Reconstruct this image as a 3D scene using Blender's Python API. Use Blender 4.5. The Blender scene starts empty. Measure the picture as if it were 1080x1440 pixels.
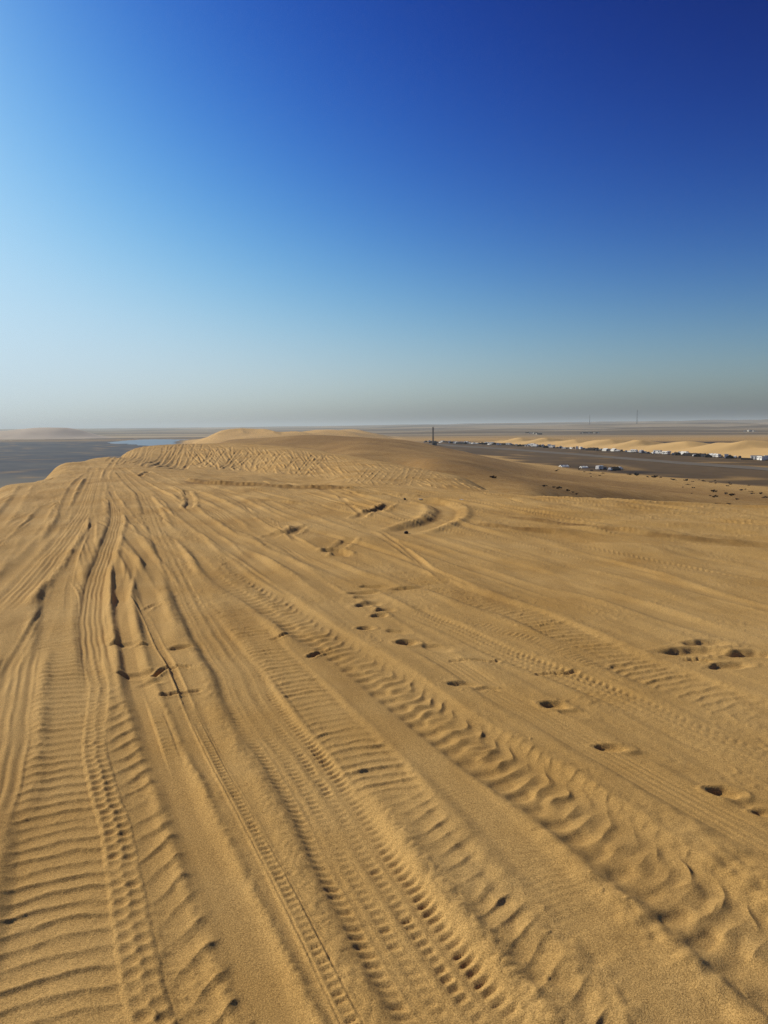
# Desert dune with tyre tracks above a salt flat and a far camp.  Blender 4.5, everything is built in code.
import bpy, bmesh, math, random
import numpy as np

random.seed(7)
SC = bpy.context.scene
COL = SC.collection
R = math.radians
SUN_AZ, SUN_EL = R(-60), R(30)   # bearing from +Y (positive to the right), height

PROFILES = [(-3.141592653589793, [(0.28, 0), (8, 0), (30, 0), (40, -3), (90, -20), (24000, -20)]), (-1.6580627893946132, [(0.28, 0), (8, 0), (30, 0), (40, -3), (90, -20), (24000, -20)]), (-0.63504, [(0.25, 0), (7.45, 0), (11.18, 0), (14.91, -0.3), (22.36, -2.5), (34.78, -9), (59.62, -19.5), (74.53, -20), (29811.92, -20)]), (-0.5462, [(0.23, 0), (7.02, 0), (12.87, 0), (16.38, -0.2), (23.41, -2.5), (35.11, -9), (58.51, -19.5), (74.9, -20), (28086.37, -20)]), (-0.46149, [(0.22, 0), (6.7, 0), (18.99, 0), (22.34, -0.03), (24.91, -0.0), (29.04, -1.4), (40.21, -7.5), (61.43, -19), (78.18, -20), (26803.95, -20)]), (-0.40456, [(0.22, 0), (6.53, 0), (30.46, 0.02), (36.99, 0.148), (43.51, -1.3), (59.83, -8), (87.03, -19.5), (103.34, -20), (26107.55, -20)]), (-0.36095, [(0.21, 0), (6.41, 0), (36.34, 0.03), (45.96, 0.064), (51.31, -0.8), (64.13, -3.5), (90.85, -12), (119.71, -20), (25653.05, -20)]), (-0.33242, [(0.21, 0), (6.35, 0), (38.08, 0.03), (46.55, -0.063), (57.13, -0.341), (79.34, -0.51), (100.5, -3), (137.53, -13), (185.13, -20), (25389.93, -20)]), (-0.30331, [(0.21, 0), (6.29, 0), (31.43, 0), (41.91, -0.142), (57.63, -0.39), (88.02, -0.398), (110.02, -2), (146.7, -9), (220.04, -20), (25147.9, -20)]), (-0.26079, [(0.21, 0), (6.21, 0), (20.7, 0), (28.98, -0.069), (35.19, -0.3), (49.68, -0.773), (85.9, -0.227), (108.67, -1.5), (155.25, -5), (258.75, -13), (414.0, -20), (1035.0, -20), (24839.93, -20)]), (-0.23915, [(0.21, 0), (6.18, 0), (18.53, 0), (26.76, -0.05), (30.88, -0.179), (47.35, -0.724), (86.46, -0.232), (108.08, -1.5), (154.39, -5), (257.32, -12), (411.72, -19.5), (1029.3, -20), (24703.08, -20)]), (-0.21729, [(0.2, 0), (6.14, 0), (16.39, 0), (24.58, -0.016), (26.11, -0.16), (31.75, -0.315), (46.08, -0.723), (87.05, -0.191), (107.53, -1.5), (153.61, -4), (256.02, -7), (409.63, -5.617), (512.04, -14), (716.86, -17), (921.67, -10.927), (1116.25, -6.092), (1280.1, -12), (1484.92, -20), (24577.92, -20)]), (-0.1774, [(0.2, 0), (6.1, 0), (16.26, 0), (23.67, -0.019), (25.4, -0.22), (29.46, -0.281), (45.72, -0.903), (83.31, -0.092), (106.67, -1.8), (152.39, -5), (253.99, -8), (406.38, -4.456), (507.97, -11), (711.16, -14), (944.83, -9.926), (1117.54, -2.979), (1269.93, -8), (1523.92, -20), (24382.65, -20)]), (-0.12786, [(0.2, 0), (6.05, 0), (15.63, 0), (22.48, -0.01), (24.0, -0.22), (28.23, -0.48), (36.3, -0.666), (74.61, -0.26), (98.81, -2.4), (151.23, -5), (252.06, -7), (403.29, -3.323), (504.12, -10), (705.76, -14), (957.82, -9.224), (1139.3, -7.657), (1310.7, -12), (1562.76, -20), (24197.54, -20)]), (-0.08227, [(0.2, 0), (6.02, 0), (15.05, 0), (21.47, -0.012), (22.88, -0.2), (26.09, -0.42), (32.11, -0.647), (68.23, -0.507), (90.31, -2.8), (150.51, -6), (250.85, -7), (381.29, -2.511), (481.63, -9), (652.21, -15), (903.05, -17), (1043.53, -7.747), (1224.14, -5.461), (1424.82, -13), (1705.77, -20), (24081.45, -20)]), (-0.03633, [(0.2, 0), (6.0, 0), (14.51, 0), (20.61, -0.007), (22.21, -0.2), (25.02, -0.327), (60.04, -0.694), (80.05, -3.2), (150.1, -7), (300.2, -3.807), (400.26, -3.595), (500.33, -10), (700.46, -18), (900.59, -20), (1150.76, -7.548), (1330.88, -5.332), (1601.06, -15), (1901.25, -20), (24015.85, -20)]), (0.01899, [(0.2, 0), (6.0, 0), (14.0, 0), (19.7, -0.009), (21.4, -0.22), (24.0, -0.349), (50.01, -0.839), (66.01, -3.0), (90.02, -4.8), (140.03, -8), (250.05, -5.531), (380.07, -5.23), (500.09, -13.5), (650.12, -20), (24004.33, -20)]), (0.05583, [(0.2, 0), (6.01, 0), (13.52, 0), (19.03, -0.01), (20.83, -0.24), (23.54, -0.38), (45.07, -0.94), (60.09, -3.2), (85.13, -5.2), (130.2, -4.777), (260.41, -7.082), (400.62, -7.899), (520.81, -14.5), (681.06, -20), (24037.45, -20)]), (0.09252, [(0.2, 0), (6.03, 0), (13.06, 0), (18.48, -0.007), (20.39, -0.26), (23.1, -0.398), (40.17, -0.965), (54.23, -3.2), (78.34, -5.8), (120.52, -4.984), (241.03, -8.026), (401.72, -11.131), (522.23, -17.5), (602.58, -20), (24103.09, -20)]), (0.18297, [(0.2, 0), (6.1, 0), (12.71, 0), (17.9, -0.023), (20.14, -0.3), (24.41, -0.613), (30.51, -1.7), (44.75, -3.8), (61.02, -6.2), (91.53, -5.735), (152.55, -8.676), (254.24, -12.866), (355.94, -16.388), (467.81, -20), (24407.42, -20)]), (0.26192, [(0.21, 0), (6.21, 0), (12.42, 0), (17.39, -0.014), (21.74, -1.3), (31.06, -3.8), (51.77, -6.4), (82.82, -8.6), (111.81, -8.274), (186.36, -12.179), (289.89, -16.458), (388.24, -20), (24847.44, -20)]), (0.36211, [(0.21, 0), (6.42, 0), (12.3, 0), (17.11, -0.03), (21.39, -1.4), (32.08, -4.5), (64.16, -9.3), (106.93, -12.3), (139.02, -11.242), (213.87, -15.176), (288.72, -18.288), (350.75, -20), (25664.32, -20)]), (0.46269, [(0.22, 0), (6.71, 0), (12.29, 0), (16.87, -0.025), (21.23, -1.5), (33.53, -4.8), (67.05, -10), (111.75, -14), (150.86, -12.676), (223.5, -16.658), (268.2, -18.634), (308.43, -20), (26820.01, -20)]), (0.61201, [(0.24, 0), (7.33, 0), (12.83, 0), (17.1, -0.1), (23.21, -1.8), (36.65, -5), (73.31, -11), (146.61, -16), (268.79, -20), (29322.15, -20)]), (1.6580627893946132, [(0.28, 0), (8, 0), (30, 0), (40, -3), (90, -20), (24000, -20)]), (3.141592653589793, [(0.28, 0), (8, 0), (30, 0), (40, -3), (90, -20), (24000, -20)])]
LIPS = [(-4, 35), (-1.6580627893946132, 35), (-0.63504, 13.66), (-0.5462, 15.21), (-0.46149, 24.12), (-0.40456, 36.99), (-0.36095, 45.96), (-0.33242, 45.49), (-0.30331, 41.91), (-0.26079, 33.12), (-0.23915, 28.82), (-0.21729, 24.58), (-0.1774, 23.67), (-0.12786, 22.48), (-0.08227, 21.47), (-0.03633, 20.61), (0.01899, 19.7), (0.05583, 19.03), (0.09252, 18.48), (0.18297, 17.9), (0.26192, 17.39), (0.36211, 17.11), (0.46269, 16.87), (0.61201, 17.1), (1.6580627893946132, 35), (4, 35)]
TRACKS = [('bars1', 0.36, 0.0143, 0.012, 0.088, 0.0105, 1, 0.3, [(-5.276, 12.554), (-4.1, 9.688), (-3.068, 7.197), (-2.452, 5.71), (-2.061, 4.723), (-1.867, 4.23), (-1.504, 3.344), (-1.235, 2.754), (-1.072, 2.334), (-0.902, 1.914), (-0.797, 1.652), (-0.388, 0.631)]), ('lines', 0.26, 0.0193, 0.0125, 0.05, 0.0045, 0.5, 1, [(-2.703, 5.62), (-2.352, 4.729), (-2.097, 4.127), (-1.904, 3.657), (-1.735, 3.212), (-1.574, 2.759)]), ('pits', 0.11, 0.0044, 0.002, 0.062, 0.0072, 0.3, 0.3, [(-3.336, 8.138), (-2.923, 7.348), (-2.643, 6.671), (-2.417, 6.128), (-2.188, 5.626), (-1.976, 5.085), (-1.763, 4.597), (-1.522, 3.869), (-1.342, 3.45), (-1.1, 2.961), (-0.928, 2.567), (-0.812, 2.296), (-0.722, 2.087), (-0.632, 1.911), (-0.525, 1.688), (-0.049, 0.696)]), ('lines', 0.24, 0.0275, 0.015, 0.042, 0.0045, 0.4, 1.5, [(-6.179, 17.534), (-4.913, 14.047), (-4.153, 11.651), (-3.548, 9.663), (-3.059, 8.05), (-2.662, 6.89), (-2.376, 6.127), (-2.085, 5.421), (-1.844, 4.857), (-1.639, 4.396)]), ('smooth', 0.16, 0.022, 0.011, 0.05, 0, 0.8, 1.0, [(-3.612, 10.242), (-3.212, 9.134), (-2.506, 7.178), (-1.961, 5.697), (-1.625, 4.852), (-1.354, 4.219), (-1.104, 3.643), (-0.92, 3.266), (-0.732, 2.848), (-0.58, 2.521), (-0.457, 2.257), (-0.357, 2.041), (-0.298, 1.908), (-0.19, 1.685), (0.289, 0.695)]), ('bars', 0.07, 0.0033, 0.002, 0.045, 0.009, 0.3, 0.3, [(-1.512, 4.71), (-1.301, 4.218), (-1.092, 3.727), (-0.948, 3.407)]), ('notch', 0.05, 0.0066, 0.006, 0.036, 0.0066, 1.2, 0.4, [(-2.469, 7.333), (-2.149, 6.682), (-1.969, 6.276), (-1.699, 5.613), (-1.455, 5.073), (-1.312, 4.733), (-1.107, 4.236), (-0.85, 3.638), (-0.518, 2.898), (-0.292, 2.38), (-0.108, 1.944), (0.007, 1.684), (0.452, 0.678)]), ('smooth', 0.16, 0.011, 0.007, 0.05, 0, 0.3, 0.5, [(-3.632, 10.557), (-3.272, 9.651), (-2.366, 7.492), (-1.971, 6.546), (-1.586, 5.687)]), ('teeth', 0.33, 0.0193, 0.015, 0.045, 0.0138, 0.8, 1.1, [(-9.642, 28.076), (-6.513, 20.27), (-5.808, 18.54), (-4.108, 13.666), (-3.292, 11.301), (-2.62, 9.41), (-1.964, 7.544), (-1.531, 6.383), (-1.249, 5.601), (-1.013, 5.031), (-0.737, 4.251), (-0.395, 3.472), (-0.157, 2.851), (0.018, 2.383), (0.122, 2.138), (0.218, 1.928), (0.331, 1.681), (0.789, 0.681)]), ('bars', 0.3, 0.0099, 0.0075, 0.08, 0.013, 0.2, 0.8, [(-2.245, 8.856), (-2.056, 8.41), (-1.541, 7.085), (-1.026, 5.852), (-0.638, 4.902), (-0.35, 4.199), (-0.114, 3.625), (0.051, 3.121), (0.154, 2.785)]), ('lugs', 0.4, 0.0121, 0.007, 0.13, 0.025, 0.7, 0.6, [(-3.968, 13.446), (-3.062, 11.593), (-2.105, 9.235), (-1.658, 8.152), (-1.1, 7.041), (-0.639, 6.077), (-0.313, 5.376), (-0.008, 4.745), (0.232, 4.188), (0.484, 3.656), (0.682, 3.24), (0.841, 2.906), (0.981, 2.586), (1.116, 2.274), (1.199, 2.053), (1.294, 1.821), (1.711, 0.803)]), ('fine', 0.24, 0.0055, 0.0035, 0.034, 0.0018, 0.6, 0.6, [(-0.798, 5.972), (-0.569, 5.383), (-0.302, 4.752), (-0.008, 4.086), (0.198, 3.579), (0.428, 2.996), (0.591, 2.548), (0.714, 2.211), (0.81, 1.948), (1.187, 0.915)]), ('bars', 0.38, 0.0121, 0.01, 0.09, 0.014, 0.6, 0.8, [(-0.364, 9.63), (0.036, 8.763), (0.372, 8.036), (0.683, 7.32), (0.958, 6.774), (1.163, 6.45), (1.367, 5.976), (1.486, 5.566), (1.6, 5.126), (1.745, 4.817), (1.942, 4.417), (2.102, 4.076), (2.252, 3.667)]), ('teeth', 0.24, 0.0099, 0.007, 0.055, 0.0114, 0.5, 0.5, [(0.077, 6.802), (0.352, 6.327), (0.557, 5.956), (0.694, 5.645), (0.812, 5.365), (0.934, 5.158), (1.117, 4.861), (1.286, 4.582), (1.434, 4.309), (1.52, 4.087), (1.707, 3.712), (1.85, 3.434), (1.992, 3.123)]), ('lines', 0.22, 0.0066, 0.005, 0.04, 0.0022, 0.5, 0.5, [(0.155, 5.719), (0.29, 5.396), (0.472, 5.042), (0.647, 4.544), (0.691, 4.431), (1.002, 3.751), (1.21, 3.314), (1.409, 2.909), (1.485, 2.727), (1.598, 2.473)]), ('fine', 0.25, 0.0066, 0.006, 0.05, 0.0096, 0.5, 0.5, [(0.621, 6.648), (0.861, 6.079), (1.182, 5.651), (1.415, 5.163), (1.608, 4.708)]), ('teeth', 0.22, 0.0077, 0.006, 0.05, 0.0095, 0.4, 0.4, [(0.464, 6.228), (0.679, 6.039), (0.968, 5.716)]), ('smooth', 0.3, 0.0198, 0.0108, 0.1, 0, 0.8, 0.6, [(-10.391, 22.461), (-9.731, 20.728), (-7.715, 15.884), (-6.846, 13.623), (-5.856, 11.002)]), ('smooth', 0.25, 0.0198, 0.0108, 0.1, 0, 0.8, 0.6, [(-7.308, 16.754), (-6.099, 13.37), (-5.557, 11.726), (-5.172, 10.44)]), ('smooth', 0.3, 0.0277, 0.0126, 0.1, 0, 0.8, 1.1, [(-12.104, 32.241), (-8.531, 22.113), (-6.541, 16.386), (-5.508, 13.233), (-4.9, 11.165), (-4.283, 9.082), (-3.904, 7.681), (-3.644, 6.649)]), ('lines', 0.3, 0.0198, 0.0162, 0.06, 0.005, 0.6, 1.4, [(-10.938, 29.554), (-7.611, 20.045), (-6.122, 15.77), (-5.135, 12.729), (-4.436, 10.405), (-3.868, 8.44), (-3.536, 7.213), (-3.263, 6.153)]), ('smooth', 0.2, 0.0178, 0.0108, 0.1, 0, 0.8, 0.6, [(-10.639, 27.765), (-8.878, 22.163), (-7.496, 18.252), (-6.157, 14.718), (-5.149, 12.111)]), ('smooth', 0.18, 0.0158, 0.0072, 0.1, 0, 0.8, 0.6, [(-7.006, 17.651), (-6.169, 15.228), (-5.706, 13.875)]), ('smooth', 0.12, 0.0119, 0.0054, 0.1, 0, 0.5, 0.5, [(-6.795, 17.612), (-5.887, 15.341), (-5.159, 13.519), (-4.415, 11.51), (-3.877, 9.958)]), ('smooth', 0.14, 0.0198, 0.0072, 0.1, 0, 0.7, 0.5, [(-9.724, 26.791), (-8.076, 22.562), (-6.681, 18.873), (-5.402, 15.719), (-4.327, 13.162), (-3.634, 11.623), (-3.105, 10.341)]), ('smooth', 0.2, 0.0178, 0.0108, 0.1, 0, 0.5, 0.8, [(-4.422, 12.972), (-4.013, 11.883), (-3.224, 10.044), (-2.707, 8.875), (-2.2, 7.655), (-1.882, 6.865)]), ('smooth', 0.3, 0.0198, 0.0126, 0.1, 0, 0.7, 0.9, [(-9.928, 29.554), (-6.218, 20.045), (-4.456, 16.384), (-3.523, 14.186), (-2.483, 11.562), (-1.532, 9.063), (-1.03, 7.79), (-0.65, 6.825)]), ('lines', 0.3, 0.0178, 0.0108, 0.06, 0.005, 0.7, 0.9, [(-8.972, 27.765), (-5.447, 19.603), (-3.353, 15.034), (-2.356, 12.387), (-1.368, 10.511), (-0.817, 9.13), (-0.152, 7.83), (0.386, 6.934)]), ('smooth', 0.28, 0.0178, 0.0108, 0.1, 0, 0.7, 0.9, [(-8.957, 28.967), (-5.789, 21.577), (-3.778, 16.968), (-2.405, 13.454), (-1.858, 11.847), (-0.912, 9.71), (-0.161, 8.336)]), ('smooth', 0.22, 0.0158, 0.0108, 0.1, 0, 0.7, 0.9, [(-4.184, 16.212), (-2.777, 12.411), (-1.712, 10.152), (-0.97, 8.581), (-0.495, 7.426)]), ('smooth', 0.22, 0.0158, 0.0108, 0.1, 0, 0.7, 0.9, [(-10.619, 31.111), (-5.81, 19.603), (-4.065, 15.083), (-2.738, 11.733), (-1.749, 9.321)]), ('smooth', 0.2, 0.0158, 0.0108, 0.1, 0, 0.7, 0.9, [(-2.558, 11.412), (-1.897, 9.59), (-1.504, 8.646)]), ('smooth', 0.22, 0.0139, 0.0072, 0.1, 0, 0.7, 0.9, [(-12.514, 35.726), (-9.801, 27.213), (-7.229, 19.559), (-5.498, 14.674), (-4.596, 12.081)]), ('smooth', 0.2, 0.0119, 0.0072, 0.1, 0, 0.5, 0.5, [(-6.714, 25.056), (-3.623, 18.622), (-1.578, 15.446), (-0.002, 12.432), (0.934, 10.028), (1.693, 8.223), (2.279, 6.731)]), ('smooth', 0.25, 0.0119, 0.0072, 0.1, 0, 0.5, 0.5, [(1.301, 13.987), (1.963, 13.183), (2.517, 12.285), (3.087, 11.418), (3.831, 10.257), (4.548, 8.998)]), ('smooth', 0.22, 0.0119, 0.0072, 0.1, 0, 0.5, 0.5, [(1.504, 14.699), (2.369, 14.15), (3.125, 12.909), (3.977, 11.854), (5.203, 10.317)]), ('smooth', 0.3, 0.0099, 0.0072, 0.1, 0, 0.5, 0.5, [(0.223, 12.066), (1.045, 11.222), (1.718, 10.234), (2.211, 9.099), (2.682, 7.949), (3.299, 6.486)]), ('smooth', 0.3, 0.0138, 0.01, 0.1, 0, 0.5, 0.5, [(1.269, 8.491), (1.823, 7.478), (2.094, 6.965), (2.425, 6.124), (2.753, 5.386)]), ('smooth', 0.3, 0.0099, 0.0072, 0.1, 0, 0.5, 0.5, [(2.753, 13.448), (3.695, 12.398), (4.776, 11.644), (5.535, 10.986)])]
LUMPS = [(0.29, 0.135, 0.0085, [(-1.807, 4.717), (-1.523, 4.116), (-1.298, 3.646), (-1.063, 3.138), (-0.896, 2.799), (-0.738, 2.482), (-0.613, 2.226), (-0.506, 2.014), (-0.448, 1.91), (-0.333, 1.687), (0.171, 0.709)]), (0.24, 0.09, 0.0065, [(-0.493, 4.621), (-0.244, 4.091), (-0.043, 3.543), (0.099, 3.184), (0.212, 2.835), (0.311, 2.51), (0.397, 2.282), (0.484, 2.06), (0.544, 1.9), (0.93, 0.87)]), (0.2, 0.08, 0.006, [(0.461, 4.077), (0.687, 3.611), (0.87, 3.238), (1.001, 2.877), (1.14, 2.541), (1.251, 2.272)])]
SCARS = [(0.2, 0.022, 0.012, [(-1.745, 11.111), (-1.575, 11.552), (-1.414, 11.466), (-1.379, 12.114), (-1.293, 12.371), (-1.13, 12.362)]), (0.2, 0.022, 0.012, [(-0.499, 13.388), (-0.279, 14.266), (-0.121, 14.497), (0.015, 15.264), (0.12, 15.968)]), (0.18, 0.022, 0.012, [(-0.621, 10.011), (-0.546, 10.375), (-0.468, 10.834)]), (0.5, 0.045, 0.045, [(0.279, 11.61), (0.491, 12.008), (0.717, 12.435), (0.943, 12.993), (1.132, 13.827), (1.207, 14.913), (1.084, 15.749), (0.849, 16.293), (0.58, 16.391)]), (0.2, 0.04, 0.02, [(-0.778, 9.732), (-0.651, 9.896), (-0.517, 9.448)]), (0.2, 0.04, 0.02, [(-5.056, 19.64), (-4.356, 17.265), (-3.921, 15.406)]), (0.16, 0.05, 0.02, [(-8.117, 25.613), (-8.658, 28.08), (-8.526, 28.509)]), (0.05, 0.016, 0.008, [(-1.499, 4.8), (-1.44, 5.018), (-1.301, 5.0)]), (0.05, 0.016, 0.008, [(-1.366, 4.469), (-1.259, 4.516), (-1.119, 4.564)]), (0.05, 0.015, 0.008, [(-0.879, 5.678), (-0.792, 5.754), (-0.719, 5.875)]), (0.05, 0.016, 0.008, [(-0.541, 5.203), (-0.473, 5.336), (-0.369, 5.44)]), (0.05, 0.028, 0.01, [(0.972, 4.828), (1.082, 4.869), (1.197, 4.866), (1.277, 4.909)]), (0.045, 0.02, 0.008, [(0.43, 5.114), (0.579, 5.143), (0.721, 5.107), (0.793, 5.137)]), (0.05, 0.015, 0.008, [(0.564, 4.54), (0.63, 4.577), (0.702, 4.537)]), (0.05, 0.02, 0.008, [(2.025, 5.091), (2.139, 5.072), (2.21, 5.023)]), (0.06, 0.014, 0.008, [(-2.128, 6.616), (-2.111, 6.83), (-2.086, 6.942)]), (0.05, 0.012, 0.008, [(-1.89, 5.515), (-1.812, 5.532), (-1.738, 5.567)])]
CLIFFS = [(0.1, 1.4, [(-6.262, 24.028), (-5.539, 22.867), (-4.902, 22.087), (-3.969, 21.456), (-3.086, 20.86), (-2.074, 20.398), (-1.284, 19.858), (-0.627, 19.463)]), (0.05, 0.5, [(-2.848, 17.062), (-1.786, 16.034), (-0.992, 15.267)]), (0.05, 0.5, [(-1.709, 11.293), (-1.433, 11.623), (-1.371, 12.243), (-1.17, 12.545)]), (0.05, 0.5, [(-0.461, 13.762), (-0.137, 14.748), (0.075, 15.897)]), (0.035, 0.6, [(-1.478, 18.797), (0.003, 17.892), (1.27, 17.075)]), (0.03, 0.5, [(1.915, 13.72), (2.61, 12.745), (3.324, 11.891), (4.025, 11.065)]), (0.03, 0.6, [(1.293, 12.633), (2.196, 11.787), (3.007, 11.119)]), (0.03, 0.5, [(3.424, 11.478), (4.22, 10.769), (5.109, 10.322)])]
SCARP_SHADE = [([(-6.262, 24.028), (-5.539, 22.867), (-4.902, 22.087), (-3.969, 21.456), (-3.086, 20.86), (-2.074, 20.398), (-1.284, 19.858), (-0.627, 19.463)], 0.33), ([(-1.709, 11.293), (-1.433, 11.623), (-1.371, 12.243), (-1.17, 12.545)], 0.1), ([(-0.461, 13.762), (-0.137, 14.748), (0.075, 15.897)], 0.1), ([(1.915, 13.72), (2.61, 12.745), (3.324, 11.891), (4.025, 11.065)], 0.14), ([(1.293, 12.633), (2.196, 11.787), (3.007, 11.119)], 0.14), ([(3.424, 11.478), (4.22, 10.769), (5.109, 10.322)], 0.14), ([(0.383, 12.143), (0.585, 12.581), (0.777, 13.053), (0.941, 13.672), (1.028, 14.359), (1.027, 15.124), (0.919, 15.689)], 0.1)]
FEET = [(-1.939, 5.6, 0.24, 0.13, 0.023, 0.175), (-1.62, 4.881, 0.26, 0.13, 0.023, 0.087), (-1.488, 5.459, 0.2, 0.1, 0.0184, 0.175), (-1.481, 4.71, 0.16, 0.1, 0.0138, 0.524), (-0.099, 7.615, 0.34, 0.16, 0.023, 0.0), (-0.192, 7.318, 0.36, 0.14, 0.023, 0.209), (-0.193, 7.101, 0.26, 0.12, 0.0184, 0.087), (-0.147, 6.809, 0.3, 0.16, 0.023, 0.698), (-0.0, 6.589, 0.2, 0.12, 0.023, 0.698), (-0.043, 6.387, 0.16, 0.12, 0.023, 0.524), (-0.154, 5.997, 0.15, 0.11, 0.0253, 0.349), (0.093, 5.884, 0.2, 0.12, 0.0161, -0.349), (0.162, 5.564, 0.17, 0.14, 0.0322, 0.0), (0.384, 5.429, 0.26, 0.16, 0.0138, -0.524), (0.248, 7.5, 0.36, 0.14, 0.023, 0.209), (0.479, 4.639, 0.2, 0.1, 0.0184, 0.0), (0.973, 4.273, 0.17, 0.12, 0.0276, -0.349), (1.057, 4.149, 0.2, 0.12, 0.0115, -0.524), (1.128, 3.687, 0.17, 0.09, 0.023, -0.175), (1.287, 3.584, 0.22, 0.11, 0.0092, -0.262), (1.49, 3.221, 0.15, 0.11, 0.0322, -0.349), (1.583, 3.104, 0.2, 0.12, 0.0138, -0.262), (2.178, 5.278, 0.5, 0.2, 0.0322, 0.0), (2.505, 5.185, 0.4, 0.17, 0.0368, -0.087), (2.343, 5.469, 0.32, 0.16, 0.023, -0.087), (2.267, 4.938, 0.3, 0.13, 0.0207, 0.175), (1.572, 5.0, 0.14, 0.09, 0.0184, 0.0), (1.58, 3.037, 0.12, 0.09, 0.023, 0.0)]
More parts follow.
